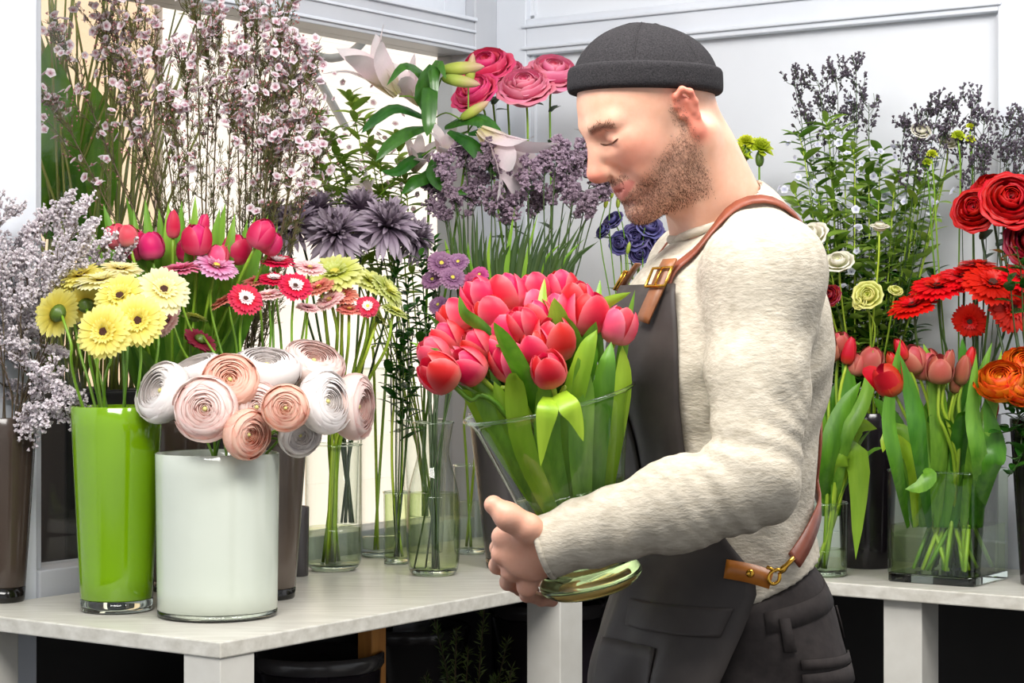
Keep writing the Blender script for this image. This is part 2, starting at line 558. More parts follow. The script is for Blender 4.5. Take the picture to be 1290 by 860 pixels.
M['white_small'] = petal_mat('small_white_flower', lin(196, 196, 226), lin(226, 226, 244), lin(248, 248, 252), None, trans=0.3, var=0.06)
# ---------------------------------------------------------------- the room
Z = Vector((0, 0, 1))


def slab(mb, u0, u1, v0, v1, z0, z1):
    return mb.box(L(u0, v0, z0), UD * (u1 - u0), VD * (v1 - v0), Z * (z1 - z0))


def struct(name, boxes, mat, parent=None, bevel=0.0):
    mb = MB()
    for b in boxes: slab(mb, *b)
    o = mb.build(name, mat, parent, smooth=False, bevel=bevel)
    if parent is None: o['kind'] = 'structure'
    return o


CEIL = 3.25
mbf = MB(); mbf.box((-4.0, -1.2, -0.06), (9, 0, 0), (0, 7.4, 0), (0, 0, 0.06))
fl = mbf.build('floor', M['floor'], smooth=False); fl['kind'] = 'structure'
struct('ceiling', [(-4.2, U_WALL + 0.2, V_WALL - 0.13, 5.0, CEIL, CEIL + 0.1)], M['paint_white'])

# panelled wall behind the man: flat backing, proud stiles and rails, grooved rail beads
UW = U_WALL
wr = struct('wall_right', [(UW + 0.035, UW + 0.14, V_WALL - 0.13, 3.4, TABLE_Z - 0.04, CEIL)], M['panel'])
rails = [(-0.761, -0.653), (0.686, 0.80), (2.05, 2.16)]
for v0, v1 in rails:
    struct('stile', [(UW, UW + 0.035, v0, v1, TABLE_Z - 0.04, CEIL)], M['paint_white'], wr, 0.003)
for v0, v1 in ((-0.653, 0.686), (0.80, 2.05)):
    struct('rail', [(UW, UW + 0.035, v0, v1, 2.15, 2.247)], M['paint_white'], wr, 0.003)
    struct('bead', [(UW - 0.010, UW, v0 - 0.01, v1 + 0.01, 2.163, 2.172), (UW - 0.010, UW, v0 - 0.01, v1 + 0.01, 2.222, 2.231)],
           M['paint_white'], wr, 0.003)
    struct('rail', [(UW, UW + 0.035, v0, v1, TABLE_Z - 0.04, TABLE_Z + 0.06)], M['paint_white'], wr, 0.003)
    struct('panel_bead', [(UW + 0.022, UW + 0.036, v0, v0 + 0.012, 0.91, 2.15), (UW + 0.022, UW + 0.036, v1 - 0.012, v1, 0.91, 2.15)],
           M['panel'], wr)
    struct('panel_bead', [(UW + 0.022, UW + 0.036, v0, v0 + 0.012, 2.247, CEIL), (UW + 0.022, UW + 0.036, v0, v1, 2.247, 2.259)],
           M['panel'], wr)
struct('trim_1', [(UW + 0.02, UW + 0.12, V_WALL - 0.13, 3.4, 0.0, TABLE_Z - 0.04)], M['under'])

# window wall
VW = V_WALL
wl = struct('wall_left', [(-4.2, 0.26, VW - 0.13, VW, 0.0, CEIL)], M['paint_white'], bevel=0.004)
struct('wall_left_header', [(0.26, UW + 0.035, VW - 0.13, VW, 2.95, CEIL)], M['paint_white'])
struct('trim_2', [(0.26, UW + 0.02, VW - 0.10, VW - 0.02, 0.0, TABLE_Z - 0.04)], M['under'])
win = struct('window_1', [(0.26, 1.80, VW - 0.11, VW + 0.008, TABLE_Z - 0.04, TABLE_Z + 0.052)], M['paint_grey'], bevel=0.003)
struct('window_stile', [(1.80, UW, VW - 0.12, VW + 0.012, TABLE_Z - 0.04, 2.95)], M['paint_grey'], win, 0.004)
struct('window_stile', [(0.26, 0.30, VW - 0.12, VW - 0.03, TABLE_Z - 0.04, 2.95)], M['paint_grey'], win, 0.004)
struct('window_rail', [(0.26, 1.80, VW - 0.12, VW + 0.008, 2.15, 2.245)], M['paint_grey'], win, 0.003)
struct('rail_bead', [(0.26, 1.80, VW + 0.008, VW + 0.016, 2.16, 2.168), (0.26, 1.80, VW + 0.008, VW + 0.016, 2.205, 2.212),
                     (0.26, 1.80, VW + 0.008, VW + 0.02, 2.236, 2.246)], M['paint_white'], win, 0.002)
struct('upper_sash', [(1.70, 1.80, VW - 0.09, VW - 0.02, 2.245, 2.95), (0.30, 1.70, VW - 0.09, VW - 0.02, 2.245, 2.285)], M['paint_white'], win, 0.003)
struct('pane', [(0.30, 1.80, VW - 0.070, VW - 0.066, TABLE_Z + 0.052, 2.15)], M['pane'], win)
struct('pane', [(0.30, 1.70, VW - 0.060, VW - 0.056, 2.285, 2.95)], M['pane'], win)

# street outside the window
gr = struct('pavement', [(-3, 9, -6.5, VW - 0.13, -0.08, -0.02)], M['pavement'])
fac = struct('facade_peach', [(-2, 3.86, -4.6, -4.0, 0, 5.2)], M['facade_pink'])
fac2 = struct('facade_boarded', [(3.9, 9.0, -4.6, -4.02, 0, 5.2)], M['facade_dark'])
bd = MB(); slab(bd, 0, 5.1, 0, 0.03, 0, 0.2145)
bm_board = mesh_data('board', [v - A0 for v in bd.v], bd.f, M['facade'], False)
for k in range(24):
    inst('board', bm_board, fac2, Matrix.Translation(L(3.9, -4.02, 0.02 + k * 0.215)))
hoop = empty('iron_hoop', L(5.05, -3.9, 2.35), 'grey iron hoop on a bracket fixed to the pale boarded house outside the window', 'hoop')
hp = []
hc = W(418, 22, 8.1)
hoop.location = hc
for k in range(33):
    a = 2 * PI * k / 32
    hp.append(hc + Vector((math.cos(a) * 0.16, -0.05 * math.cos(a), math.sin(a) * 0.16)))
MB().tube(hp, 0.017, 8, False).build('ring', M['ring'], hoop)
MB().tube([hc + Vector((-0.13, 0, -0.1)), hc + Vector((-0.02, 0.9, -0.34))], 0.018, 8).build('bracket', M['ring'], hoop)

# ---------------------------------------------------------------- counters
TT = 0.03
LG = 0.09


def counter(name, box, legs, label):
    u0, u1, v0, v1 = box
    t = empty(name, L((u0 + u1) / 2, (v0 + v1) / 2, 0), label, 'counter')
    struct('counter_top', [(u0, u1, v0, v1, TABLE_Z - TT, TABLE_Z)], M['counter'], t, 0.003)
    for a, b in legs:
        struct('leg', [(a, a + LG, b - LG, b, 0, TABLE_Z - TT)], M['leg_white'], t, 0.002)
    return t


counter('display_counter', (0.0, UW - 0.012, VW + 0.03, 0.0), [(0.004, -0.004), (1.093, -0.004), (0.004, VW + 0.13)],
        'whitewashed wooden display counter with square legs under the window')
counter('display_counter', (U_SHELF, UW - 0.012, 0.002, 2.3), [(U_SHELF + 0.03, 0.686 + 0.008), (U_SHELF + 0.03, 2.2)],
        'white wooden display counter along the panelled wall under the square glass vase')

# things kept under the counters
o = struct('wood_board', [(0.80, 0.85, VW + 0.42, VW + 0.46, 0.0, 0.80)], M['wood_orange'], bevel=0.002)
del o['kind']
tag(o, 'narrow orange wooden board standing upright under the window counter', 'board')
# ---------------------------------------------------------------- vases
def prof(keys, n=24):
    """smooth (r, z) profile through keys"""
    P = catmull([Vector((r, 0, z)) for r, z in keys], n)
    return [(max(0.0005, p.x), p.z) for p in P]


class Pot:
    """where flowers stand: centre, inner floor height, rim height and radii"""
    def __init__(self, c, z0, z1, r0, r1, axis=None):
        self.c, self.z0, self.z1, self.r0, self.r1 = Vector(c), z0, z1, r0, r1
        self.axis = Vector(axis).normalized() if axis is not None else Vector((0, 0, 1))


def lathe_part(name, profile, mat, parent, seg=44, close=False):
    v, f = lathe(profile, seg, close)
    return MB().add(v, f).build(name, mat, parent, base=(0, 0, 0))


def opaque_vase(name, px, Y, h, r0, r1, mat, label, group=None, foot=None, bulge=0.0, z=TABLE_Z, x=None):
    X = (px - CX) / F_PX * Y if x is None else x
    t = empty(name, (X, Y, z), label, 'vase', group)
    zb = 0.0
    if foot:
        fm, fh = foot
        lathe_part('base', [(0.001, 0.0005), (r0 * 0.97, 0.0005), (r0 * 1.0, 0.004), (r0 + (r1 - r0) * fh / h, fh), (0.001, fh)], fm, t)
        zb = fh
    rz = lambda zz: r0 + (r1 - r0) * zz / h + bulge * math.sin(PI * zz / h)
    outer = [(0.001, zb), (rz(zb) * 0.96, zb)] + [(rz(zb + (h - zb) * k / 8), zb + 0.003 + (h - zb - 0.003) * k / 8) for k in range(9)]
    inner = [(rz(h) - 0.002, h + 0.002), (rz(h) - 0.006, h), (rz(h) - 0.007, h - 0.02), (rz(0.1) - 0.008, 0.09), (0.001, 0.085)]
    lathe_part('body', outer + inner, mat, t)
    return Pot((X, Y, z), z + 0.09, z + h, (rz(0.1) - 0.01), rz(h) - 0.01)


def glass_vase(name, px, Y, keys, label, water_h, group=None, gmat=None, wmat=None, z=TABLE_Z, thick=0.012, seg=44, lip=0.0022):
    X = (px - CX) / F_PX * Y
    t = empty(name, (X, Y, z), label, 'vase', group)
    h = keys[-1][1]
    P = prof(keys, 30)
    lathe_part('body', P, gmat or M['glass'], t, seg)
    r_at = lambda zz: min(P, key=lambda q: abs(q[1] - zz))[0]
    rb = r_at(0.004)
    lathe_part('base', [(0.001, 0.0004), (rb * 0.9, 0.0004), (rb * 0.985, 0.003), (r_at(thick) * 0.985, thick), (0.001, thick)], M['glass_solid'], t, seg)
    rim = [Vector((r_at(h) * math.cos(a), r_at(h) * math.sin(a), h)) for a in [2 * PI * k / seg for k in range(seg + 1)]]
    MB().tube(rim, lip, 6, False).build('rim', M['glass_solid'], t, base=(0, 0, 0))
    if water_h:
        wp = [(0.001, thick + 0.001)] + [(r - 0.003, zz) for r, zz in P if thick + 0.002 < zz < water_h] + [(r_at(water_h) - 0.003, water_h), (0.001, water_h)]
        lathe_part('water', wp, wmat or M['water'], t, seg)
    return Pot((X, Y, z), z + thick + 0.004, z + h, r_at(0.03) * 0.8, r_at(h) - 0.008)


K = 1.0 / F_PX
P_brown = opaque_vase('flower_vase', 3, 4.22, 0.375, 0.045, 0.070, M['vase_brown'],
                      'tall dark brown tapered vase full of grey statice by the window pier', foot=(M['vase_foot'], 0.03))
P_green = opaque_vase('flower_vase', 147, 4.08, 0.402, 0.070, 0.090, M['vase_green'],
                      'tall lime green tapered glass vase holding the yellow gerberas', foot=(M['glass_solid'], 0.024))
P_white = opaque_vase('flower_vase', 274, 4.01, 0.314, 0.116, 0.120, M['vase_white'],
                      'wide milky white cylinder vase holding the ranunculus', foot=(M['glass_solid'], 0.012))
P_taupe = opaque_vase('flower_vase', 335, 4.27, 0.34, 0.060, 0.086, M['vase_taupe'],
                      'taupe tapered vase half hidden behind the white cylinder vase', foot=(M['vase_foot'], 0.022))
P_hid = opaque_vase('flower_vase', 222, 4.40, 0.38, 0.055, 0.075, M['vase_brown'],
                    'dark brown vase of magenta tulips behind the lime green vase', foot=(M['vase_foot'], 0.022))
P_wax = opaque_vase('flower_vase', 285, 4.62, 0.42, 0.055, 0.075, M['vase_dark'],
                    'charcoal vase of waxflower standing against the window')
P_smallgrey = opaque_vase('small_vase', 374, 4.66, 0.155, 0.026, 0.028, M['vase_dark'],
                          'small charcoal cylinder vase beside the taupe vase')
P_cyl = glass_vase('flower_vase', 420, 4.77, [(0.045, 0), (0.060, 0.012), (0.065, 0.04), (0.0655, 0.15), (0.065, 0.29)],
                   'clear glass cylinder vase of green gerbera stems behind the white ranunculus', 0.10)
P_tall = glass_vase('flower_vase', 478, 5.06, [(0.040, 0), (0.045, 0.02), (0.046, 0.2), (0.047, 0.46)],
                    'tall clear glass cylinder vase beside the carafe, against the window', 0.05)
P_small = glass_vase('small_vase', 500, 4.90, [(0.028, 0), (0.031, 0.01), (0.031, 0.09), (0.032, 0.17)],
                     'small straight glass filled with water and stems left of the carafe', 0.165, wmat=M['water_green'])
P_car = glass_vase('glass_carafe', 546, 4.68, [(0.044, 0), (0.055, 0.012), (0.0605, 0.06), (0.0605, 0.16), (0.054, 0.205), (0.040, 0.255), (0.036, 0.285), (0.046, 0.345)],
                   'clear glass carafe vase half filled with water on the window counter', 0.185, wmat=M['water_green'])
P_behind = glass_vase('flower_vase', 592, 5.12, [(0.036, 0), (0.040, 0.02), (0.04, 0.1), (0.04, 0.22)],
                      'clear glass vase between the carafe and the charcoal vase', 0.13)
P_char = opaque_vase('flower_vase', 643, 4.82, 0.36, 0.056, 0.098, M['vase_dark'],
                     'charcoal tapered vase of dark purple statice behind the held bouquet', foot=(M['vase_foot'], 0.022))
P_lily = opaque_vase('flower_vase', 535, 5.16, 0.33, 0.045, 0.060, M['glass'],
                     'clear glass vase of lilies against the window corner')
P_mum = opaque_vase('flower_vase', 437, 4.97, 0.30, 0.030, 0.036, M['glass'],
                    'slim glass vase of dusky violet chrysanthemums behind the green gerberas')
P_rose = opaque_vase('flower_vase', 690, 5.22, 0.40, 0.055, 0.075, M['vase_black'],
                     'black vase of pink roses in the corner of the room')
P_lisi = opaque_vase('flower_vase', 800, 5.02, 0.36, 0.050, 0.070, M['vase_black'],
                     'black vase of dark blue lisianthus behind the man')
P_carn = opaque_vase('flower_vase', 965, 5.0, 0.36, 0.050, 0.070, M['vase_black'],
                     'black vase of lime carnations behind the man\'s back')
P_fol = opaque_vase('flower_vase', 1092, 4.84, 0.36, 0.060, 0.074, M['vase_black'],
                    'black vase of leafy white flowering stems left of the square glass vase')
P_rtul = glass_vase('flower_vase', 1040, 4.66, [(0.044, 0), (0.048, 0.012), (0.049, 0.08), (0.05, 0.165)],
                    'clear glass cylinder of salmon tulips just behind the man\'s hip', 0.06, gmat=M['glass_green'])
P_red = opaque_vase('flower_vase', 1222, 4.735, 0.36, 0.055, 0.070, M['vase_black'],
                    'black vase of red gerberas behind the square glass vase')
P_right = opaque_vase('flower_vase', 1318, 4.50, 0.36, 0.055, 0.078, M['vase_black'],
                      'black vase of orange ranunculus and red roses right of the square vase')

# square glass vase, walls parallel to the counter
sq_c = L(0, 0, 0)
near = Vector(((1227 - CX) / F_PX * 4.44, 4.44, TABLE_Z))
SQ, SQH = 0.205, 0.245
sqc = near - VD * (SQ / 2) + UD * (SQ / 2)
sqt = empty('square_glass_vase', sqc, 'square thick-walled glass vase of salmon tulips on the panelled wall counter', 'vase')


def sq_prism(mb, s, z0, z1, r=0.012, top=True, bottom=True):
    pts = []
    for sx, sy in ((1, 1), (-1, 1), (-1, -1), (1, -1)):
        for k in range(4):
            a = math.atan2(sy, sx) - PI / 4 + k * PI / 6
            pts.append(VD * (sx * (s / 2 - r) + math.cos(a) * r) + UD * (sy * (s / 2 - r) + math.sin(a) * r))
    n = len(pts)
    v = [p + Z * z0 for p in pts] + [p + Z * z1 for p in pts]
    f = [(i, (i + 1) % n, (i + 1) % n + n, i + n) for i in range(n)]
    if bottom: f.append(tuple(range(n - 1, -1, -1)))
    if top: f.append(tuple(range(n, 2 * n)))
    mb.add(v, f)
    return [p + Z * z1 for p in pts]


m_ = MB(); ringp = sq_prism(m_, SQ, 0.02, SQH, top=False, bottom=False); m_.build('body', M['glass_green'], sqt, base=(0, 0, 0), smooth=False)
m_ = MB(); sq_prism(m_, SQ - 0.001, 0.0004, 0.020); m_.build('base', M['glass_solid'], sqt, base=(0, 0, 0), smooth=False, bevel=0.002)
MB().tube(ringp + [ringp[0]], 0.0028, 6, False).build('rim', M['glass_solid'], sqt, base=(0, 0, 0))
m_ = MB(); sq_prism(m_, SQ - 0.010, 0.021, 0.125); m_.build('water', M['water_green'], sqt, base=(0, 0, 0), smooth=False)
P_sq = Pot(sqc, TABLE_Z + 0.026, TABLE_Z + SQH, 0.075, 0.088)
# ---------------------------------------------------------------- flower building blocks
def petal_mesh(name, keys, mat, nt=8, na=6, tip_pow=1.0, wav=0.0, z_edge=0.0, seed=0):
    """keys: (t, radius, z, half angle in degrees) along the petal, wrapped about the z axis, centred on +x"""
    rs = random.Random(seed)
    ts = [k[0] for k in keys]
    ip = lambda t, j: float(np.interp(t, ts, [k[j] for k in keys]))
    P = catmull([Vector((k[1], 0, k[2])) for k in keys], nt)
    v, f, g = [], [], []
    for i in range(nt + 1):
        t = i / nt
        ha = math.radians(ip(t * (ts[-1] - ts[0]) + ts[0], 3))
        ph = rs.uniform(0, 6)
        for k in range(na + 1):
            a = -1 + 2 * k / na
            r = P[i].x * (1 + wav * t * math.sin(a * 5 + ph))
            zz = P[i].z - z_edge * a * a * t + wav * 0.4 * t * math.sin(a * 7 + ph)
            v.append((r * math.cos(a * ha), r * math.sin(a * ha), zz))
            g.append((t, abs(a), 0))
    for i in range(nt):
        for k in range(na):
            q = i * (na + 1) + k
            f.append((q, q + 1, q + na + 2, q + na + 1))
    return mesh_data(name, v, f, mat, True, g)


def blade_mesh(name, length, width, rise, droop, mat, n=6, start=0.0, tip=0.6, fold=0.2, wide=0.6):
    """a strap petal leaving the z axis along +x"""
    v, f, g = [], [], []
    for i in range(n + 1):
        t = i / n
        x = start + (length - start) * t
        z = rise * t - droop * t * t
        w = width * 0.5 * (0.45 + 0.55 * math.sin(min(1, t / wide) * PI / 2)) * (1 if t < wide else max(0.0, 1 - ((t - wide) / (1 - wide)) ** 2) ** tip)
        w = max(w, width * 0.03)
        for a in (-1, 0, 1):
            v.append((x, a * w, z + abs(a) * fold * w))
            g.append((t, abs(a), 0))
    for i in range(n):
        for k in range(2):
            q = i * 3 + k
            f.append((q, q + 1, q + 4, q + 3))
    return v, f, g


def rotz_add(mb, vfg, ang, tilt=0.0, s=1.0, z=0.0):
    v, f, g = vfg
    R = Matrix.Rotation(ang, 3, 'Z') @ Matrix.Rotation(-tilt, 3, 'Y')
    mb.add([R @ (Vector(p) * s) + Vector((0, 0, z)) for p in v], f, g)


def build_mesh(mb, name, mat):
    return mesh_data(name, mb.v, mb.f, mat, True, mb.g)


# tulip petals: length 1 along z
TUL_IN = petal_mesh('petal', [(0, .06, 0, 60), (.15, .30, .05, 66), (.4, .43, .32, 66), (.7, .40, .68, 54), (.9, .28, .90, 32), (1, .17, 1.0, 6)], M['tulip_red'], 8, 6)
TUL_OUT = petal_mesh('petal', [(0, .06, -.01, 60), (.15, .33, .04, 62), (.4, .47, .31, 62), (.7, .44, .66, 52), (.9, .32, .86, 32), (1, .23, .95, 6)], M['tulip_red'], 8, 6)
TUL_OPEN = petal_mesh('petal', [(0, .06, 0, 60), (.15, .27, .05, 58), (.4, .40, .30, 56), (.7, .46, .66, 44), (.9, .50, .90, 22), (1, .53, 1.0, 3)], M['tulip_red'], 8, 6)
TUL_SLIM = petal_mesh('petal', [(0, .05, 0, 62), (.15, .20, .06, 66), (.4, .26, .33, 66), (.7, .22, .68, 56), (.9, .13, .92, 36), (1, .05, 1.04, 8)], M['tulip_red'], 8, 6)

# gerbera: radius 1 facing +z
gm = MB()
for k in range(30): rotz_add(gm, blade_mesh('', 1.0, .22, .14, .18, None, 9, start=.15, tip=.5, fold=.12, wide=.72), 2 * PI * k / 30 + rnd(-.04, .04), rnd(-.05, .05), rnd(.92, 1.03))
for k in range(28): rotz_add(gm, blade_mesh('', .88, .19, .22, .16, None, 9, start=.15, tip=.5, fold=.12, wide=.72), 2 * PI * k / 28 + rnd(-.05, .05), rnd(.02, .1), rnd(.9, 1.04), .03)
GERB = build_mesh(gm, 'petals', M['gerb_yellow'])
gm = MB()
for k in range(22): rotz_add(gm, blade_mesh('', .50, .12, .20, .08, None, start=.13), 2 * PI * k / 22 + rnd(-.06, .06), rnd(.1, .25), rnd(.85, 1.05), .05)
for k in range(22): rotz_add(gm, blade_mesh('', .32, .07, .14, .04, None, start=.11), 2 * PI * k / 22 + rnd(-.06, .06), rnd(.2, .4), rnd(.85, 1.05), .06)
GERB_IN = build_mesh(gm, 'florets', M['gerb_yellow'])
v, f = lathe([(.17, .02), (.18, .09), (.15, .14), (.08, .15), (.001, .12)], 20)
GERB_DISC = mesh_data('eye', v, f, M['disc_dark'])
v, f = lathe([(.06, -.34), (.16, -.28), (.30, -.16), (.36, -.03), (.20, .0)], 16)
GERB_CAL = mesh_data('calyx', v, f, M['calyx'])

# cup flowers (ranunculus, rose, lisianthus): petals on shells, radius about 1
CUP = {
    'in': petal_mesh('petal', [(0, .3, -.35, 70), (.3, .80, -.05, 70), (.65, 1.0, .35, 62), (.9, .86, .66, 46), (1, .74, .74, 30)], M['ran_white'], 8, 9, seed=1),
    'mid': petal_mesh('petal', [(0, .2, -.55, 50), (.3, .75, -.30, 56), (.65, 1.0, .10, 56), (.9, .98, .42, 44), (1, .93, .52, 26)], M['ran_white'], 8, 10, wav=.015, seed=2),
    'out': petal_mesh('petal', [(0, .12, -.58, 50), (.3, .62, -.50, 50), (.65, .98, -.18, 48), (.9, 1.12, .12, 38), (1, 1.15, .20, 22)], M['ran_white'], 7, 7, wav=.03, seed=3),
    'curl': petal_mesh('petal', [(0, .12, -.58, 46), (.3, .62, -.46, 50), (.62, .95, -.05, 50), (.85, 1.12, .18, 42), (1, 1.26, .12, 24)], M['rose_pink'], 8, 11, wav=.03, seed=4),
}
v, f = lathe([(.001, -.05), (.06, -.02), (.08, .06), (.06, .12), (.001, .13)], 12)
EYE = mesh_data('eye', v, f, M['ran_eye'])

# chrysanthemum straps
v, f, g = blade_mesh('', 1.0, .17, .34, .52, None, 7, .05, .5, .45)
MUM_LOW = mesh_data('petal', v, f, M['mum'], True, g)
v, f, g = blade_mesh('', .86, .14, .62, .25, None, 7, .04, .5, .6)
MUM_MID = mesh_data('petal', v, f, M['mum'], True, g)
v, f, g = blade_mesh('', .5, .15, .74, -.05, None, 6, .03, .5, .8)
v = [(x * (1 - .35 * (z / .8) ** 2), y, z) for x, y, z in v]
MUM_IN = mesh_data('petal', v, f, M['mum'], True, g)

# lily petal: length 1, recurved
v, f, g = [], [], []
for i in range(11):
    t = i / 10
    x = .06 + .50 * t ** 1.5 + .12 * max(0, t - .7)
    z = .95 * t - .55 * max(0, t - .62) ** 1.4
    w = .17 * math.sin(PI * min(1, t * .9 + .1)) ** .7
    for a in (-1, -.5, 0, .5, 1):
        v.append((x - .05 * abs(a) * (1 - t) + .02 * (1 - abs(a)), a * w, z - .02 * abs(a)))
        g.append((t, abs(a), 0))
for i in range(10):
    for k in range(4):
        q = i * 5 + k
        f.append((q, q + 1, q + 6, q + 5))
LILY_P = mesh_data('petal', v, f, M['lily'], True, g)
v, f = lathe(prof([(.01, 0), (.10, .08), (.15, .35), (.14, .65), (.08, .9), (.005, 1.02)], 14), 12)
LILY_BUD = mesh_data('bud', v, f, M['lily_bud'], True, [(p[2], 0, 0) for p in v])

# small five-petalled blossom (waxflower, small white flowers), radius 1
bm_ = MB()
for k in range(5): rotz_add(bm_, blade_mesh('', 1.0, .95, .35, .12, None, 3, .1, .5, .25, .65), 2 * PI * k / 5)
BLOSSOM = build_mesh(bm_, 'blossom', M['wax'])
# ruffled pompom (carnation), radius 1
cm_ = MB()
for k in range(46):
    t = k / 45
    rotz_add(cm_, blade_mesh('', .55 + .45 * t, .55, .5 * (1 - t), .05, None, 3, .05, .35, rnd(-.5, .9), .8), k * 2.399, (1 - t) * 1.25 + rnd(-.1, .1))
CARN = build_mesh(cm_, 'petals', M['carn_lime'])
# pointed oval leaf along +x, length 1
v, f, g = blade_mesh('', 1.0, .36, .12, .25, None, 6, 0.0, .75, .3, .42)
OVAL = mesh_data('leaf', v, f, M['leaf_mid'], True, g)
v, f, g = blade_mesh('', 1.0, .55, .1, .2, None, 5, 0.0, .8, .25, .45)
ROSE_LEAF = mesh_data('leaf', v, f, M['leaf_rose'], True, g)


def stem_path(pot, head, hdir, spread=0.75, base_pt=None, sag=0.0):
    """from the pot floor over the rim to the head"""
    head = Vector(head)
    tilt = getattr(pot, 'm', None)
    if tilt is not None:
        world_head = head
        head = tilt.inverted() @ head
    c = pot.c
    d = Vector((head.x - c.x, head.y - c.y, 0))
    rim_r = min(pot.r1 * spread, d.length * 0.5) if d.length > 1e-5 else 0
    dn = d.normalized() if d.length > 1e-5 else Vector((0, 0, 0))
    jit = Vector((rnd(-1, 1), rnd(-1, 1), 0)) * pot.r1 * 0.25
    rim = Vector((c.x, c.y, pot.z1)) + dn * rim_r + jit
    off = Vector((rim.x - c.x, rim.y - c.y, 0))
    if off.length > pot.r1 * 0.9: rim = Vector((c.x, c.y, pot.z1)) + off.normalized() * pot.r1 * 0.9
    b = Vector((c.x, c.y, pot.z0)) - dn * pot.r0 * rnd(0.1, 0.8) + Vector((rnd(-1, 1), rnd(-1, 1), 0)) * pot.r0 * 0.3
    if tilt is not None:
        rim, b, head, dn = tilt @ rim, tilt @ b, world_head, tilt.to_3x3() @ dn
    hd = Vector(hdir).normalized()
    ln = (head - rim).length
    pre = head - hd * min(0.07, ln * 0.35) - Vector((0, 0, sag))
    return [b, rim, rim.lerp(pre, 0.55) + Vector((0, 0, 0.02)) + dn * 0.01, pre, head]


def thing_at(name, base, label, cat, group):
    return empty(name, base, label, cat, group)


def add_stem(t, path, r0, r1, mat, n=12, sides=6):
    pts = catmull(path, n)
    MB().tube(pts, [r0 + (r1 - r0) * i / n for i in range(n + 1)], sides).build('stem', mat, t)
    return pts


def tulip(pot, head, size, hdir, mat, label, group, kind='closed', leaves=1, lmat=None, leaf_len=0.2, smat=None, thick=1.0):
    """head: the middle of the bloom; size: bloom length"""
    hd = Vector(hdir).normalized()
    base_of_bloom = Vector(head) - hd * size * 0.5
    path = stem_path(pot, base_of_bloom, hd)
    t = thing_at('tulip', path[0], label, 'tulip', group)
    pts = add_stem(t, path, 0.0038 * thick, 0.0034, smat or M['stem'])
    R = frame(hd, rnd(0, 6))
    o, i = {'closed': (TUL_OUT, TUL_IN), 'open': (TUL_OPEN, TUL_IN), 'slim': (TUL_SLIM, TUL_SLIM)}[kind]
    for k in range(6):
        me = o if k % 2 else i
        s = size * rnd(0.95, 1.04) * (1.0 if k % 2 else 0.97)
        inst('petal', me, t, xf(base_of_bloom - t.location, R @ Matrix.Rotation(k * PI / 3, 3, 'Z') @ Matrix.Rotation(rnd(-.02, .05) + (.05 if k % 2 else 0), 3, 'Y'), s), mat)
    for k in range(leaves):
        rim = path[1]
        a = rnd(0, 2 * PI)
        pc = pot.m.translation if getattr(pot, 'm', None) is not None else pot.c
        out = Vector((path[2].x - pc.x, path[2].y - pc.y, 0)) * 0.6 + Vector((math.cos(a), math.sin(a), 0)) * rnd(.015, .05)
        ln = leaf_len * rnd(.75, 1.15)
        st = path[0].lerp(rim, rnd(.75, .95))
        q = [st, st + Vector((out.x * .35, out.y * .35, ln * .5)), st + Vector((out.x * .9, out.y * .9, ln * .95)), st + Vector((out.x * 1.25, out.y * 1.25, ln * rnd(1.05, 1.25)))]
        v, f, g = leaf_strip(q, rnd(.026, .04), out.normalized() if out.length > 1e-4 else (1, 0, 0), -.35, 9, twist=rnd(-.8, .8))
        MB().add(v, f, g).build('leaf', lmat or M['leaf_tulip'], t)
    return t


def blade(t, pts, width, mat, nrm=(0, -1, 0), fold=-.3, n=10, name='leaf', twist=0.0, shape=None):
    v, f, g = leaf_strip(pts, width, nrm, fold, n, twist=twist, shape=shape)
    return MB().add(v, f, g).build(name, mat, t)


def gerbera(pot, head, rad, face, mat, label, group, eye=None, smat=None, stem_r=0.0034, flat=1.0, via=None, ring=None):
    fd = Vector(face).normalized()
    neck = Vector(head) - fd * rad * 0.3
    up = (fd * 0.5 + Vector((0, 0, .75))).normalized()
    path = stem_path(pot, neck, up)
    if via is not None: path[2] = Vector(via)
    t = thing_at('gerbera', path[0], label, 'gerbera', group)
    add_stem(t, path, stem_r, stem_r * .85, smat or M['stem'])
    m = xf(Vector(head) - t.location, frame(fd, rnd(0, 6)), (rad, rad, rad * flat))
    inst('petals', GERB, t, m, mat)
    inst('florets', GERB_IN, t, m, ring or mat)
    inst('eye', GERB_DISC, t, m, eye or M['disc_dark'])
    inst('calyx', GERB_CAL, t, m)
    return t


def cup_bloom(t, head, rad, face, mat, layers, eye=True, outer_mat=None, pname='petal'):
    """layers: (petal kind, count, scale, z offset)"""
    R = frame(face, rnd(0, 6))
    base = Vector(head) - t.location
    for j, (kind, cnt, s, dz) in enumerate(layers):
        for k in range(cnt):
            a = 2 * PI * k / cnt + j * .7 + rnd(-.12, .12)
            m = xf(base + R @ Vector((0, 0, dz * rad)), R @ Matrix.Rotation(a, 3, 'Z') @ Matrix.Rotation(rnd(-.05, .07), 3, 'Y'),
                   (rad * s * rnd(.96, 1.04), rad * s * rnd(.96, 1.04), rad * s * rnd(.92, 1.05)))
            inst(pname, CUP[kind], t, m, outer_mat if (outer_mat and kind in ('out', 'curl')) else mat)
    if eye:
        inst('eye', EYE, t, xf(base + R @ Vector((0, 0, layers[0][3] * rad)), R, rad))


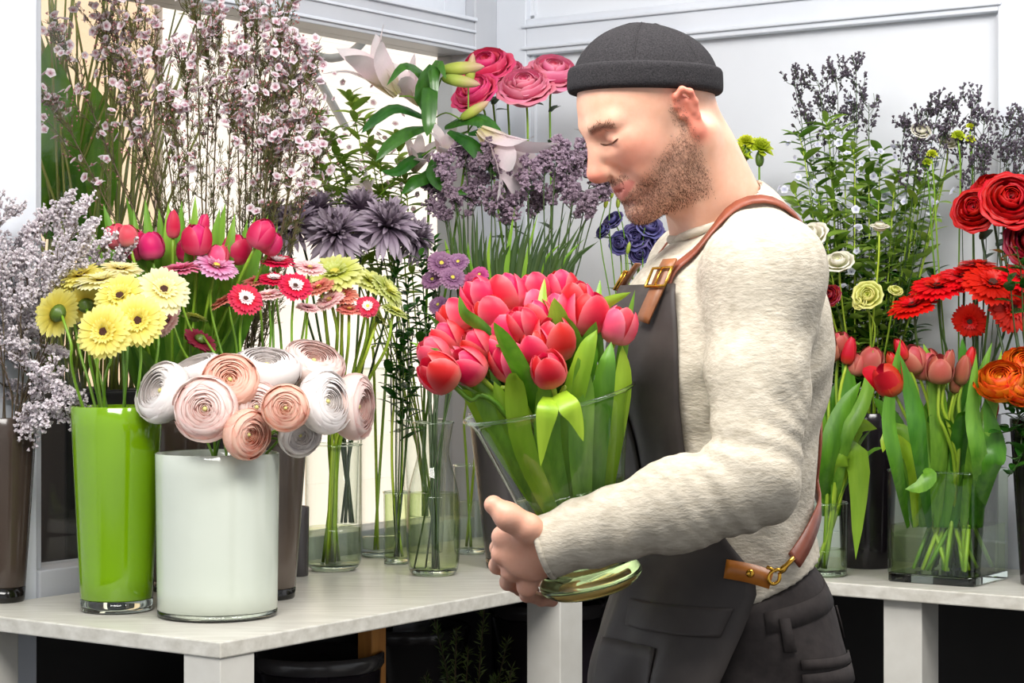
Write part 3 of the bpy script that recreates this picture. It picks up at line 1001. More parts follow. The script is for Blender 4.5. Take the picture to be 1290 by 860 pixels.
RAN = [('in', 3, .13, .30), ('in', 3, .19, .28), ('in', 3, .26, .26), ('in', 3, .33, .235), ('in', 4, .40, .21), ('in', 4, .47, .18), ('in', 4, .54, .15), ('in', 4, .61, .12), ('in', 4, .68, .085), ('in', 4, .75, .05), ('in', 4, .82, .01), ('in', 5, .90, -.03), ('in', 5, .97, -.10), ('mid', 5, 1.0, .04)]
RAN_OPEN = [('in', 3, .18, .20), ('in', 3, .30, .17), ('in', 4, .42, .13), ('in', 4, .54, .09), ('in', 4, .64, .04), ('mid', 5, .80, .02), ('mid', 5, .92, -.05), ('out', 6, 1.02, -.10)]
ROSE = [('in', 2, .12, .34), ('in', 2, .19, .31), ('in', 3, .27, .27), ('in', 3, .36, .22), ('in', 3, .46, .17), ('curl', 3, .52, .16), ('mid', 4, .66, .08), ('curl', 4, .68, .06), ('mid', 4, .82, -.02), ('curl', 5, .82, -.04), ('curl', 5, .93, -.14)]
LISI = [('in', 3, .22, .2), ('in', 3, .36, .14), ('in', 3, .5, .08), ('curl', 4, .62, .04), ('curl', 5, .82, -.04)]


def cup_flower(name, pot, head, rad, face, mat, label, group, layers, cat=None, eye=False, smat=None, outer=None, stem_r=.003, up=None, leaves=0, leaf_mat_=None):
    fd = Vector(face).normalized()
    neck = Vector(head) - fd * rad * .55
    path = stem_path(pot, neck, up or (fd + Vector((0, 0, .8))))
    t = thing_at(name, path[0], label, cat or name, group)
    pts = add_stem(t, path, stem_r, stem_r * .85, smat or M['stem'])
    cup_bloom(t, head, rad, fd, mat, layers, eye, outer)
    for k in range(leaves):
        p = pts[rnd_i(6, 11)]
        a = rnd(0, 2 * PI)
        d = Vector((math.cos(a), math.sin(a), rnd(.1, .7)))
        inst('leaf', ROSE_LEAF, t, xf(p - t.location, x_frame(d), rnd(.03, .055)), leaf_mat_ or M['leaf_rose'])
    return t


def rnd_i(a, b):
    return random.randint(a, b)


def x_frame(d, roll=None):
    """3x3 whose x axis is d and whose z axis leans upward"""
    x = Vector(d).normalized()
    z = Vector((0, 0, 1)) - x * x.z
    z = z.normalized() if z.length > 1e-3 else x.orthogonal().normalized()
    if roll: z = Quaternion(x, roll) @ z
    y = z.cross(x)
    return Matrix((x, y, z)).transposed()


def mum(pot, head, rad, face, label, group):
    fd = Vector(face).normalized()
    path = stem_path(pot, Vector(head) - fd * rad * .15, fd + Vector((0, 0, .8)))
    t = thing_at('chrysanthemum', path[0], label, 'chrysanthemum', group)
    add_stem(t, path, .0034, .003, M['stem_dark'])
    R = frame(fd, rnd(0, 6))
    b = Vector(head) - t.location
    for me, cnt, tilt0, tilt1, s0 in ((MUM_LOW, 26, -.35, .1, 1.0), (MUM_LOW, 28, .05, .4, .92), (MUM_MID, 30, .1, .5, .9), (MUM_MID, 24, .4, .8, .8), (MUM_IN, 22, .1, .5, .95), (MUM_IN, 14, .5, .9, .8)):
        for k in range(cnt):
            a = 2 * PI * k / cnt + rnd(-.15, .15)
            inst('petal', me, t, xf(b, R @ Matrix.Rotation(a, 3, 'Z') @ Matrix.Rotation(-rnd(tilt0, tilt1), 3, 'Y') @ Matrix.Rotation(rnd(-.4, .4), 3, 'X'), rad * s0 * rnd(.88, 1.08)))
    return t


def floret(mb, p, d, s, g=None):
    """a tiny four-sided trumpet"""
    R = frame(d, rnd(0, 6))
    v = [(0, 0, 0)] + [((math.cos(a)) * .34, math.sin(a) * .34, .8) for a in (0, PI / 2, PI, 3 * PI / 2)] + [(0, 0, .62)]
    mb.add([p + R @ (Vector(q) * s) for q in v], [(0, 2, 1), (0, 3, 2), (0, 4, 3), (0, 1, 4), (5, 1, 2), (5, 2, 3), (5, 3, 4), (5, 4, 1)],
           [(0, 0, 0)] + [(1, 1, 0)] * 4 + [(.4, 0, 0)])


def spray(pot, tip, label, group, fmat, smat, name, cat, n_branch=10, blen=.09, per=26, fsize=.008, start=.45, stem_r=.0018, up=None, droop=0.0, part='florets', spread=1.0):
    """a branching stem (statice, limonium) with many tiny florets along its twigs"""
    tip = Vector(tip)
    path = stem_path(pot, tip, up or (tip - Vector((pot.c.x, pot.c.y, pot.z1))))
    t = thing_at(name, path[0], label, cat, group)
    pts = catmull(path, 16)
    sm, fm = MB(), MB()
    sm.tube(pts, [stem_r * (1 - .5 * i / 16) for i in range(17)], 5)
    for b in range(n_branch):
        u = start + (1 - start) * (b + rnd(0, 1)) / n_branch
        x = min(u, .999) * 16
        i = int(x)
        p = pts[i].lerp(pts[i + 1], x - i)
        tg = (pts[i + 1] - pts[i]).normalized()
        d = (tg + rvec(.75 * spread)).normalized()
        ln = blen * rnd(.6, 1.15) * (1.25 - .6 * u)
        q = [p, p + d * ln * .5 + rvec(.006), p + (d + tg * .5 - Vector((0, 0, droop))).normalized() * ln]
        qq = catmull(q, 5)
        sm.tube(qq, stem_r * .45, 4, False)
        for k in range(per):
            w = rnd(.3, 1.0) * 5
            j = min(int(w), 4)
            c = qq[j].lerp(qq[j + 1], w - j) + rvec(.10 * ln)
            floret(fm, c, (d * .6 + Vector((0, 0, .5)) + rvec(.8)), fsize * rnd(.7, 1.25))
    sm.build('stem', smat, t)
    tag(fm.build(part, fmat, t, smooth=False), kind='stuff')
    return t


def leafy(pot, tip, label, group, name, cat, lmat, smat, n_leaf=16, llen=.05, start=.5, stem_r=.0022, up=None, flowers=None, lw=1.0):
    """a stem with separate oval leaves; flowers: (mesh, material, size, count, name)"""
    tip = Vector(tip)
    path = stem_path(pot, tip, up or (tip - Vector((pot.c.x, pot.c.y, pot.z1))))
    t = thing_at(name, path[0], label, cat, group)
    pts = add_stem(t, path, stem_r, stem_r * .6, smat, 16, 5)
    for k in range(n_leaf):
        u = start + (1 - start) * (k + .5) / n_leaf
        i = min(15, int(u * 16))
        p = pts[i].lerp(pts[i + 1], u * 16 - i)
        a = k * 2.4 + rnd(-.5, .5)
        d = Vector((math.cos(a), math.sin(a), rnd(.0, .9)))
        s = llen * rnd(.7, 1.2) * (1.15 - .5 * u)
        inst('leaf', OVAL, t, xf(p - t.location, x_frame(d, rnd(-.4, .4)), (s, s * lw, s)), lmat)
    if flowers:
        me, fm, fs, cnt, nm = flowers
        for k in range(cnt):
            u = rnd(max(start, .62), 1)
            i = min(15, int(u * 16))
            p = pts[i].lerp(pts[i + 1], min(1, u * 16 - i)) + rvec(llen * .7) + Vector((0, 0, llen * .25))
            inst(nm, me, t, xf(p - t.location, frame(Vector((rnd(-1, 1), rnd(-1.4, .4), rnd(.1, 1))), rnd(0, 6)), fs * rnd(.75, 1.2)), fm)
    return t
# ---------------------------------------------------------------- the man's bouquet (vase he holds, tulips in it)
hv_base, hv_top = W(748, 744, 2.63), W(692, 506, 2.61)
hv_axis = (hv_top - hv_base).normalized()
hvH = (hv_top - hv_base).length
hv = empty('footed_glass_vase', hv_base, 'large flared glass vase of red tulips held in the man\'s arms', 'vase')
hvR = frame(hv_axis)
hk = [(.050, .0), (.064, .010), (.066, .020), (.058, .034), (.056, .046), (.062, .085), (.072, .135), (.087, .19), (.100, .235), (.110, hvH)]
hvP = prof(hk, 36)


def held_part(name, profile, mat, seg=52):
    v, f = lathe(profile, seg)
    return MB().add([hvR @ p for p in v], f).build(name, mat, hv, base=(0, 0, 0))


hr = lambda zz: min(hvP, key=lambda q: abs(q[1] - zz))[0]
held_part('body', [q for q in hvP if q[1] >= .036], M['glass_green'])
held_part('foot', [(.001, .0005)] + [q for q in hvP if q[1] < .040] + [(hr(.042) - .004, .044), (.001, .040)], M['glass_lime'])
MB().tube([hvR @ Vector((hr(hvH) * math.cos(a), hr(hvH) * math.sin(a), hvH)) for a in [2 * PI * k / 52 for k in range(53)]], .0024, 6, False).build('rim', M['glass_solid'], hv, base=(0, 0, 0))
held_part('water', [(.001, .046)] + [(r - .003, z) for r, z in hvP if .047 < z < .135] + [(hr(.135) - .003, .135), (.001, .135)], M['water_green'])
P_held = Pot((0, 0, 0), .05, hvH - .005, .045, .098)
P_held.m = Matrix.Translation(hv_base) @ hvR.to_4x4()

heads = [(551, 468, 22, 0), (588, 460, 20, 0), (563, 426, 19, 1), (545, 443, 18, 1), (572, 400, 20, 0), (603, 371, 20, 0), (638, 368, 21, 0),
         (617, 395, 20, 0), (600, 434, 18, 0), (638, 417, 24, 0), (641, 453, 21, 0), (690, 464, 19, 0), (675, 436, 19, 0), (698, 426, 23, 0),
         (672, 364, 18, 1), (668, 385, 18, 1), (703, 392, 22, 0), (708, 362, 19, 1), (740, 394, 23, 0), (780, 408, 20, 2), (675, 400, 19, 0),
         (565, 448, 18, 1), (617, 418, 18, 1), (657, 408, 19, 0), (728, 374, 18, 0), (627, 437, 17, 1), (652, 392, 17, 1)]
rimc = P_held.m @ Vector((0, 0, hvH))
for i, (px, py, r, k) in enumerate(heads):
    dep = 2.62 - .10 * ((py - 360) / 110) + rnd(-.015, .015) + (.02 if k == 1 else 0)
    hpos = W(px, py, dep)
    d = (hpos - (rimc - hv_axis * .10)); d.y *= .6
    d = d.normalized() + Vector((-.10, -.05, .12)) + rvec(.12)
    mt = M['tulip_pink'] if k == 2 else (M['tulip_pink'] if (k == 1 and i % 3 == 0) else M['tulip_red'])
    lab = 'pale pink tulip leaning out over the rim of the held vase towards the apron' if k == 2 else 'red-pink tulip in the glass vase the man holds'
    tulip(P_held, hpos, r * 2.45 * K * dep, d, mt, lab, None if k == 2 else 'tulips in the held vase', 'closed', 1, M['leaf_tulip_deep'] if i % 2 else M['leaf_tulip'], .11,
          M['stem_lime'] if i % 3 else M['stem'])
# broad blades of the held bunch, seen above and inside the glass
blades = [((728, 690, 2.60), (712, 560, 2.55), (735, 450, 2.52), (752, 415, 2.52), 30), ((748, 690, 2.60), (752, 560, 2.56), (762, 470, 2.54), (770, 430, 2.55), 30),
          ((752, 690, 2.62), (772, 560, 2.58), (786, 480, 2.58), (784, 435, 2.58), 28), ((712, 690, 2.60), (640, 560, 2.55), (605, 490, 2.54), (590, 470, 2.54), 30),
          ((716, 690, 2.58), (662, 570, 2.54), (648, 490, 2.52), (650, 470, 2.5), 30), ((724, 690, 2.59), (692, 570, 2.54), (688, 500, 2.53), (682, 470, 2.52), 34),
          ((712, 690, 2.62), (630, 560, 2.58), (600, 510, 2.56), (580, 490, 2.55), 26), ((738, 690, 2.58), (732, 570, 2.54), (735, 490, 2.53), (728, 450, 2.52), 32),
          ((720, 690, 2.61), (672, 580, 2.56), (640, 520, 2.54), (622, 480, 2.53), 30), ((755, 680, 2.66), (770, 560, 2.64), (785, 440, 2.62), (800, 365, 2.62), 16),
          ((735, 440, 2.6), (745, 405, 2.6), (760, 384, 2.6), (795, 368, 2.6), 20), ((640, 440, 2.56), (605, 410, 2.55), (585, 395, 2.54), (578, 372, 2.54), 16),
          ((700, 470, 2.58), (692, 420, 2.56), (684, 385, 2.58), (686, 350, 2.6), 16), ((760, 470, 2.6), (752, 420, 2.58), (752, 390, 2.6), (756, 352, 2.62), 16),
          ((728, 690, 2.63), (700, 560, 2.62), (690, 500, 2.62), (700, 470, 2.62), 34), ((735, 690, 2.64), (740, 560, 2.65), (745, 500, 2.66), (740, 470, 2.66), 34),
          ((722, 690, 2.64), (660, 560, 2.64), (640, 500, 2.64), (640, 470, 2.64), 34), ((745, 690, 2.63), (765, 570, 2.62), (770, 500, 2.6), (765, 460, 2.6), 30)]
for i, (a, b, c, d, w) in enumerate(blades):
    # a leaf pulled off its stem and tucked into the bunch
    o = MB().add(*leaf_strip([W(*a), W(*b), W(*c), W(*d)], w * K * 2.55, (0, -1, .1), -.3, 12, twist=rnd(-.5, .5))).build('tulip_leaf', M['leaf_tulip'] if i % 2 else M['leaf_yellow'], base=W(*a))
    tag(o, 'upright green tulip leaf among the red tulips of the held vase', 'leaf', 'loose leaves in the held vase')
for pts, w, lb in (([(694, 500, 2.51), (690, 514, 2.485), (685, 545, 2.485), (681, 588, 2.49)], 27, 'yellow-green tulip leaf bent down over the front rim, pointed tip hanging'),
                   ([(704, 495, 2.51), (716, 510, 2.488), (726, 528, 2.488), (735, 556, 2.49)], 28, 'short yellow-green tulip leaf bent over the rim beside the longer one')):
    o = MB().add(*leaf_strip([W(*p) for p in pts], w * K * 2.5, (0, -1, .4), -.12, 12, shape=lambda t: min(1, .75 + t) * (1 - max(0, t - .45) / .55) ** .8)).build('tulip_leaf', M['leaf_yellow'], base=W(*pts[0]))
    tag(o, lb, 'leaf')

# ---------------------------------------------------------------- window counter, front
def turned(fc, lo, hi):
    v = Vector(fc).normalized()
    if v.y > .15: return 'seen from behind'
    if v.z > .75: return 'opening upward'
    if v.y < -.82: return 'facing the room'
    return 'turned ' + (lo if v.x < 0 else hi)


# ranunculus
FR = Vector((0, -1, 0))
rans = [(213, 497, 40, (-.6, -.6, .35), 'ran_white', 4.0), (261, 516, 41, (-.05, -1, .12), 'ran_blush', 3.88), (306, 546, 33, (.75, -.75, -.1), 'ran_peach', 3.87),
        (290, 484, 37, (.1, -.9, .5), 'ran_peach', 3.95), (335, 474, 44, (.1, -.4, 1), 'ran_white', 4.02), (361, 514, 30, (.0, -1, .05), 'ran_peach', 3.86),
        (392, 466, 40, (.3, -.5, .9), 'ran_blush', 4.08), (402, 508, 40, (.8, -.6, .2), 'ran_white', 3.97), (437, 512, 42, (.9, -.3, .0), 'ran_blush', 4.05),
        (252, 474, 34, (-.3, -.3, 1), 'ran_white', 4.08), (322, 515, 34, (.2, -.9, .2), 'ran_blush', 3.95), (375, 545, 28, (.4, -.8, -.3), 'ran_white', 3.98)]
for px, py, r, fc, mt, Y in rans:
    lab = {'ran_white': 'white ranunculus in the milky white cylinder vase', 'ran_blush': 'blush white ranunculus in the milky white cylinder vase',
           'ran_peach': 'peach centred ranunculus in the milky white cylinder vase'}[mt]
    cup_flower('ranunculus', P_white, W(px, py, Y), r * K * Y, fc, M[mt], lab + ' ' + turned(fc, 'to the lime green vase', 'to the glass carafe'), mt.replace('ran_', '') + ' ranunculus in the white vase', RAN, eye=True, outer=M['ran_white'], up=Vector((0, 0, 1)) + Vector(fc) * .6)

# yellow gerberas
ger = [(131, 418, 37, (-.08, -1, .12), 'gerb_yellow', 3.93), (174, 404, 36, (.08, -1, .2), 'gerb_yellow', 3.97), (152, 374, 36, (-.1, -.85, .55), 'gerb_yellow', 4.03),
       (206, 366, 36, (.35, -.8, .5), 'gerb_cream', 4.05), (72, 394, 34, (-.65, .55, .3), 'gerb_yellow', 4.05), (102, 348, 32, (-.2, -.4, .9), 'gerb_yellow', 4.12),
       (128, 354, 36, (-.1, -.3, 1), 'gerb_cream', 4.08), (152, 340, 30, (.1, -.3, 1), 'gerb_cream', 4.15), (108, 384, 30, (-.3, .7, .5), 'gerb_yellow', 4.1), (80, 365, 28, (-.5, -.4, .8), 'gerb_yellow', 4.12)]
for px, py, r, fc, mt, Y in ger:
    lab = 'yellow gerbera with a dark eye in the lime green vase' if mt == 'gerb_yellow' else 'pale cream yellow gerbera in the lime green vase'
    gerbera(P_green, W(px, py, Y), r * K * Y, fc, M[mt], lab + ' ' + turned(fc, 'to the grey statice', 'to the magenta tulips'), 'yellow gerberas' if mt == 'gerb_yellow' else 'cream gerberas')
for k in range(6):
    gerb_tip = W(rnd(120, 200), rnd(450, 470), 4.08)

# grey statice in the brown vase
tips = [(8, 268), (30, 290), (52, 285), (75, 262), (98, 282), (112, 300), (130, 310), (155, 325), (20, 330), (45, 345), (70, 335), (95, 325), (10, 380), (40, 400),
        (60, 440), (85, 500), (20, 450), (50, 480), (-10, 300), (-15, 360), (100, 270), (88, 522), (12, 490), (40, 520)]
for i, (px, py) in enumerate(tips):
    Y = 4.2 + rnd(-.1, .06)
    spray(P_brown, W(px, py, Y), 'frothy grey-mauve statice stem in the tall dark brown vase', 'grey statice stems', M['floret_grey'], M['stem_brown'],
          'statice', 'statice', 12, .085, 34, .0105, .5, .0016, up=Vector((.3, -.1, .6)) if py < 420 else Vector((.6, -.2, -.3)))

# magenta tulips
mt_heads = [(171, 308, 19, 0), (190, 309, 18, 0), (218, 283, 17, 1), (247, 300, 20, 0), (237, 314, 16, 0), (299, 313, 19, 0), (330, 294, 19, 0), (146, 297, 16, 2), (256, 284, 14, 1),
            (160, 296, 14, 2), (342, 306, 15, 0), (275, 322, 15, 2)]
for px, py, r, k in mt_heads:
    Y = 4.25 + rnd(-.04, .05)
    tulip(P_hid, W(px, py, Y), r * 2.0 * K * Y, Vector(((px - 230) / 200, -.15, 1)) + rvec(.1), M['tulip_pink'] if k == 2 else M['tulip_magenta'],
          'pale pink tulip behind the yellow gerberas' if k == 2 else 'magenta tulip with tall leaves behind the gerberas', 'pale tulips behind the gerberas' if k == 2 else 'magenta tulips',
          'slim' if k == 1 else 'closed', 1, M['leaf_tulip'], .2)
up_tips = [(112, 285), (130, 256), (143, 275), (158, 245), (168, 262), (183, 250), (200, 262), (212, 255), (229, 252), (246, 246), (262, 268), (277, 262), (284, 255), (296, 268), (312, 275), (322, 270),
           (350, 284), (105, 300), (338, 270), (240, 270), (190, 275), (150, 300), (310, 300), (265, 300), (210, 300)]
for i, (px, py) in enumerate(up_tips[:20]):
    Y = 4.33 + rnd(-.08, .1)
    x2 = 230 + (px - 230) * .8
    p = [W(230 + (px - 230) * .35, 520, 4.40), W(230 + (px - 230) * .6, 420, 4.38), W(x2, py + 75, Y), W(px, py, Y)]
    o = MB().add(*leaf_strip(p, rnd(17, 27) * K * Y, (rnd(-.6, .6), -1, .1), -.35, 10, twist=rnd(-.6, .6))).build('tulip_leaf', M['leaf_tulip'], base=p[0])
    tag(o, 'tall pointed green leaf standing among the magenta tulips', 'leaf', 'leaves of the magenta tulips')

# mixed gerberas: left bunch in the taupe vase, right bunch in the glass cylinder
mix = [(228, 340, 29, (-.1, -.25, 1), 'gerb_pink', 4.2, P_taupe, None), (272, 336, 30, (.3, -.45, .8), 'gerb_lilac', 4.22, P_taupe, 'y'), (212, 404, 24, (-.6, -.5, .4), 'gerb_blush', 4.15, P_taupe, None),
       (309, 377, 24, (.35, -.8, .5), 'gerb_hot', 4.15, P_taupe, None), (372, 361, 23, (.25, -.75, .6), 'gerb_hot', 4.2, P_taupe, None), (338, 372, 22, (-.1, -.3, 1), 'gerb_blush', 4.2, P_taupe, 'y'),
       (284, 379, 24, (-.5, -.2, .9), 'gerb_coral', 4.25, P_taupe, None), (350, 330, 24, (.1, -.3, 1), 'gerb_hot', 4.28, P_taupe, None), (390, 338, 22, (.2, -.4, .9), 'gerb_blush', 4.3, P_taupe, 'y'),
       (324, 354, 22, (-.2, -.3, 1), 'gerb_coral', 4.3, P_taupe, None), (252, 428, 24, (-.4, .3, -.6), 'gerb_maroon', 4.2, P_taupe, None), (388, 388, 17, (.2, -.3, 1), 'gerb_blush', 4.25, P_taupe, None),
       (345, 352, 20, (.1, -.4, .9), 'gerb_hot', 4.24, P_taupe, None),
       (422, 345, 40, (-.1, -.6, .85), 'gerb_green', 4.55, P_cyl, 'y'), (415, 378, 22, (-.4, -.5, .8), 'gerb_blush', 4.5, P_cyl, 'y'), (432, 372, 22, (.1, -.5, .8), 'gerb_coral', 4.52, P_cyl, 'y'),
       (463, 386, 16, (.1, -.9, .4), 'gerb_hot', 4.5, P_cyl, 'y'), (468, 356, 30, (.4, -.4, .9), 'gerb_green', 4.6, P_cyl, 'y'), (488, 366, 28, (.7, -.3, .6), 'gerb_green', 4.6, P_cyl, 'y'),
       (497, 392, 20, (.5, -.2, 1), 'gerb_green', 4.55, P_cyl, 'y'), (440, 390, 18, (.1, -.4, 1), 'gerb_coral', 4.5, P_cyl, 'y'), (478, 402, 18, (.7, .1, .7), 'gerb_green', 4.55, P_cyl, 'y'),
       (402, 362, 22, (-.3, -.4, .8), 'gerb_coral', 4.5, P_cyl, 'y'), (245, 400, 18, (.2, .2, 1), 'gerb_green', 4.25, P_taupe, 'y')]
names = {'gerb_pink': 'dusty pink', 'gerb_lilac': 'lilac pink', 'gerb_blush': 'blush pink and white', 'gerb_hot': 'crimson and white eyed', 'gerb_coral': 'coral', 'gerb_maroon': 'maroon', 'gerb_green': 'lime green'}
for px, py, r, fc, mt, Y, pot, e in mix:
    where = 'in the taupe vase' if pot is P_taupe else 'in the clear glass cylinder vase'
    gerbera(pot, W(px, py, Y), r * K * Y, fc, M[mt], names[mt] + ' gerbera ' + turned(fc, 'to the window pier', 'to the carafe') + ' ' + where, names[mt] + ' gerberas ' + where, M['disc_yellow'] if e else None, M['stem_lime'] if pot is P_cyl else M['stem'], .0042 if pot is P_cyl else .0032, ring=M['gerb_ring'] if mt == 'gerb_hot' else None)

# ---------------------------------------------------------------- window counter, back
def waxflower(tip, base_px=None):
    tip = Vector(tip)
    path = stem_path(P_wax, tip, tip - Vector((P_wax.c.x, P_wax.c.y, P_wax.z1)))
    t = thing_at('waxflower', path[0], 'waxflower branch with small pinkish white blossoms against the window', 'waxflower', 'waxflower branches')
    pts = catmull(path, 16)
    sm, nm, bm = MB(), MB(), MB()
    sm.tube(pts, [.0024 * (1 - .5 * i / 16) for i in range(17)], 5)
    for b in range(20):
        u = .30 + .70 * (b + rnd(0, 1)) / 20
        x = min(u, .999) * 16
        i = int(x)
        p = pts[i].lerp(pts[i + 1], x - i)
        tg = (pts[i + 1] - pts[i]).normalized()
        d = (tg + rvec(.6)).normalized()
        ln = rnd(.05, .11) * (1.3 - .5 * u)
        q = catmull([p, p + d * ln * .5 + rvec(.008), p + (d + tg * .6).normalized() * ln], 4)
        sm.tube(q, .0009, 4, False)
        for k in range(26):                                   # needle leaves
            c = q[rnd_i(0, 4)] + rvec(.004)
            dd = (d + rvec(.7)).normalized()
            nm.tube([c, c + dd * rnd(.012, .022)], [.0009, .0005], 3, False)
        if u > .55:
            for k in range(rnd_i(2, 4)):
                c = q[-1] + rvec(.02)
                inst('blossom', BLOSSOM, t, xf(c - t.location, frame(d * .5 + rvec(.8) + Vector((0, -.5, .2)), rnd(0, 6)), rnd(.009, .013)), M['wax'])
            for k in range(5):
                c = q[rnd_i(2, 4)] + rvec(.016)
                floret(bm, c, d + rvec(.6), rnd(.006, .009))
    sm.build('twigs', M['stem_brown'], t)
    tag(nm.build('needles', M['leaf_olive'], t), kind='stuff')
    tag(bm.build('buds', M['wax_bud'], t, smooth=False), kind='stuff')


for px, py in [(78, 55), (72, 140), (130, 45), (165, 35), (190, 60), (215, 140), (245, 15), (262, 70), (300, 90), (325, 40), (352, 60), (372, 80), (390, 95), (385, 150), (335, 130), (290, 130),
               (160, 95), (230, 85), (310, 20), (360, 25), (345, 175), (400, 200), (275, 40), (365, 120), (330, 85), (150, 70)]:
    waxflower(W(px, py, 4.60 + rnd(-.08, .05)))

# lilies: one thing per stem
def lily_stem(base_pot, top, flowers, buds, leaves, label):
    path = stem_path(base_pot, W(*top), (0.1, 0, 1))
    t = thing_at('lily', path[0], label, 'lily', None)
    add_stem(t, path, .004, .003, M['stem'])
    tp = W(*top)
    for (px, py, Y), tipc, ln in flowers:
        c = W(px, py, Y)
        d = (W(*tipc) - c).normalized()
        MB().tube(catmull([tp, tp.lerp(c, .5) + Vector((0, 0, .02)), c - d * .008], 6), .0022, 5).build('flower_stalk', M['stem'], t)
        R = frame(d, rnd(0, 6))
        for k in range(6):
            inst('petal', LILY_P, t, xf(c - t.location, R @ Matrix.Rotation(k * PI / 3, 3, 'Z') @ Matrix.Rotation(rnd(-.1, .05) - .12 * (k % 2), 3, 'Y'), ln * rnd(.93, 1.04)))
    for (px, py, Y), tipc, ln in buds:
        c = W(px, py, Y)
        d = (W(*tipc) - c).normalized()
        MB().tube(catmull([tp, tp.lerp(c, .5) + Vector((0, 0, .015)), c], 6), .002, 5).build('flower_stalk', M['stem'], t)
        inst('bud', LILY_BUD, t, xf(c - t.location, frame(d), ln))
    for pts, w in leaves:
        blade(t, [W(*p) for p in pts], w * K * 5.0, M['leaf_dark'], (0, -.8, .6), -.25, 10)
    return t


lily_stem(P_lily, (545, 150, 4.98), [((500, 118, 4.96), (455, 62, 4.92), .18), ((560, 205, 4.92), (566, 160, 4.85), .10), ((530, 130, 5.02), (505, 95, 4.98), .13)],
          [((555, 88, 4.9), (606, 84, 4.88), .105), ((556, 98, 4.88), (602, 106, 4.86), .095), ((580, 150, 4.86), (612, 130, 4.84), .08)],
          [([(545, 150, 4.95), (535, 100, 4.9), (510, 82, 4.86), (487, 108, 4.84)], 15), ([(548, 155, 4.92), (530, 120, 4.86), (545, 85, 4.84), (548, 150, 4.82)], 18),
           ([(540, 150, 4.92), (500, 135, 4.88), (472, 150, 4.86), (455, 168, 4.85)], 17), ([(540, 160, 4.9), (515, 165, 4.86), (490, 182, 4.84), (473, 203, 4.83)], 20),
           ([(560, 160, 4.9), (590, 148, 4.86), (615, 155, 4.84), (640, 182, 4.83)], 22), ([(565, 165, 4.88), (590, 178, 4.84), (610, 200, 4.82), (626, 222, 4.82)], 20),
           ([(545, 120, 4.92), (545, 100, 4.86), (552, 78, 4.84), (562, 100, 4.82)], 14), ([(548, 140, 4.88), (542, 110, 4.83), (540, 150, 4.8), (538, 172, 4.8)], 20)],
          'tall lily stem with a white trumpet bloom, green buds and arching dark leaves')
lily_stem(P_lily, (590, 165, 4.9), [((606, 165, 4.84), (662, 212, 4.78), .19), ((522, 215, 4.95), (532, 178, 4.9), .10), ((470, 250, 4.95), (452, 232, 4.9), .08)],
          [((590, 110, 4.9), (597, 60, 4.88), .08)],
          [([(590, 168, 4.86), (610, 165, 4.84), (630, 172, 4.82), (644, 180, 4.82)], 16), ([(555, 190, 4.9), (545, 215, 4.88), (560, 235, 4.86), (590, 245, 4.86)], 18),
           ([(540, 190, 4.95), (520, 200, 4.9), (500, 215, 4.88), (480, 215, 4.88)], 18), ([(560, 200, 4.92), (540, 220, 4.9), (520, 230, 4.88), (505, 245, 4.88)], 20)],
          'lily stem with a pale pink bloom drooping towards the purple statice')
# loose leafy greens with buds around the lilies
for px, py in [(395, 140), (415, 165), (440, 120), (430, 195), (460, 150), (405, 210), (475, 195), (450, 220), (500, 170), (385, 175), (480, 235), (420, 235), (510, 215)]:
    leafy(P_lily, W(px, py, 5.0 + rnd(-.08, .04)), 'leafy green filler stem with tiny pinkish buds beside the lilies', 'filler greens by the lilies', 'filler_stem', 'foliage', M['leaf_bright'], M['stem_lime'], 30, .075, .5,
          flowers=(BLOSSOM, M['wax'], .008, 10, 'blossom'))

# pink roses
for px, py, r, fc, mt, Y in [(661, 110, 34, (-.1, -.65, .75), 'rose_pink', 5.1), (697, 92, 34, (.1, -.6, .8), 'rose_pink', 5.15), (613, 84, 34, (-.2, -.6, .7), 'rose_hot', 5.2), (598, 116, 30, (-.4, -.6, .6), 'rose_hot', 5.12), (640, 92, 26, (0, -.5, .8), 'rose_pink', 5.22)]:
    cup_flower('rose', P_rose, W(px, py, Y), r * K * Y * .95, fc, M[mt], 'pale pink rose in the corner behind the beanie' if mt == 'rose_pink' else 'hot pink rose behind the lily buds', 'pink roses' if mt == 'rose_pink' else 'hot pink roses', ROSE, 'rose', False, M['stem'], None, .0036, leaves=5)

# purple statice in the charcoal vase
for px, py in [(560, 205), (580, 190), (600, 215), (615, 195), (635, 210), (650, 200), (668, 215), (690, 200), (705, 190), (720, 205), (735, 190), (750, 215), (760, 235), (745, 255), (700, 235), (725, 245),
               (570, 245), (590, 240), (555, 260), (620, 245), (650, 240), (545, 225), (675, 250), (640, 260)]:
    spray(P_char, W(px, py, 4.86 + rnd(-.08, .08)), 'dusky purple statice stem in the charcoal vase', 'purple statice stems', M['floret_purple'], M['stem_dark'], 'statice', 'statice', 14, .055, 22, .0135, .78, .0024, up=Vector(((px - 650) / 300, 0, 1)), spread=1.5)
# strappy dark leaves between their stems
for k in range(34):
    px = 560 + k * 5.9
    p = [W(640 + (px - 650) * .25, 470, 4.84), W(640 + (px - 650) * .55, 390, 4.84), W(640 + (px - 650) * .8, 330, 4.83), W(px, rnd(258, 310), 4.82)]
    o = MB().add(*leaf_strip(p, rnd(5, 8) * K * 4.83, (rnd(-.5, .5), -1, 0), -.3, 8)).build('statice_leaf', M['stem'] if k % 5 == 0 else M['stem_dark'], base=p[0])
    tag(o, 'narrow green blade between the purple statice stems', 'leaf', 'blades in the charcoal vase')

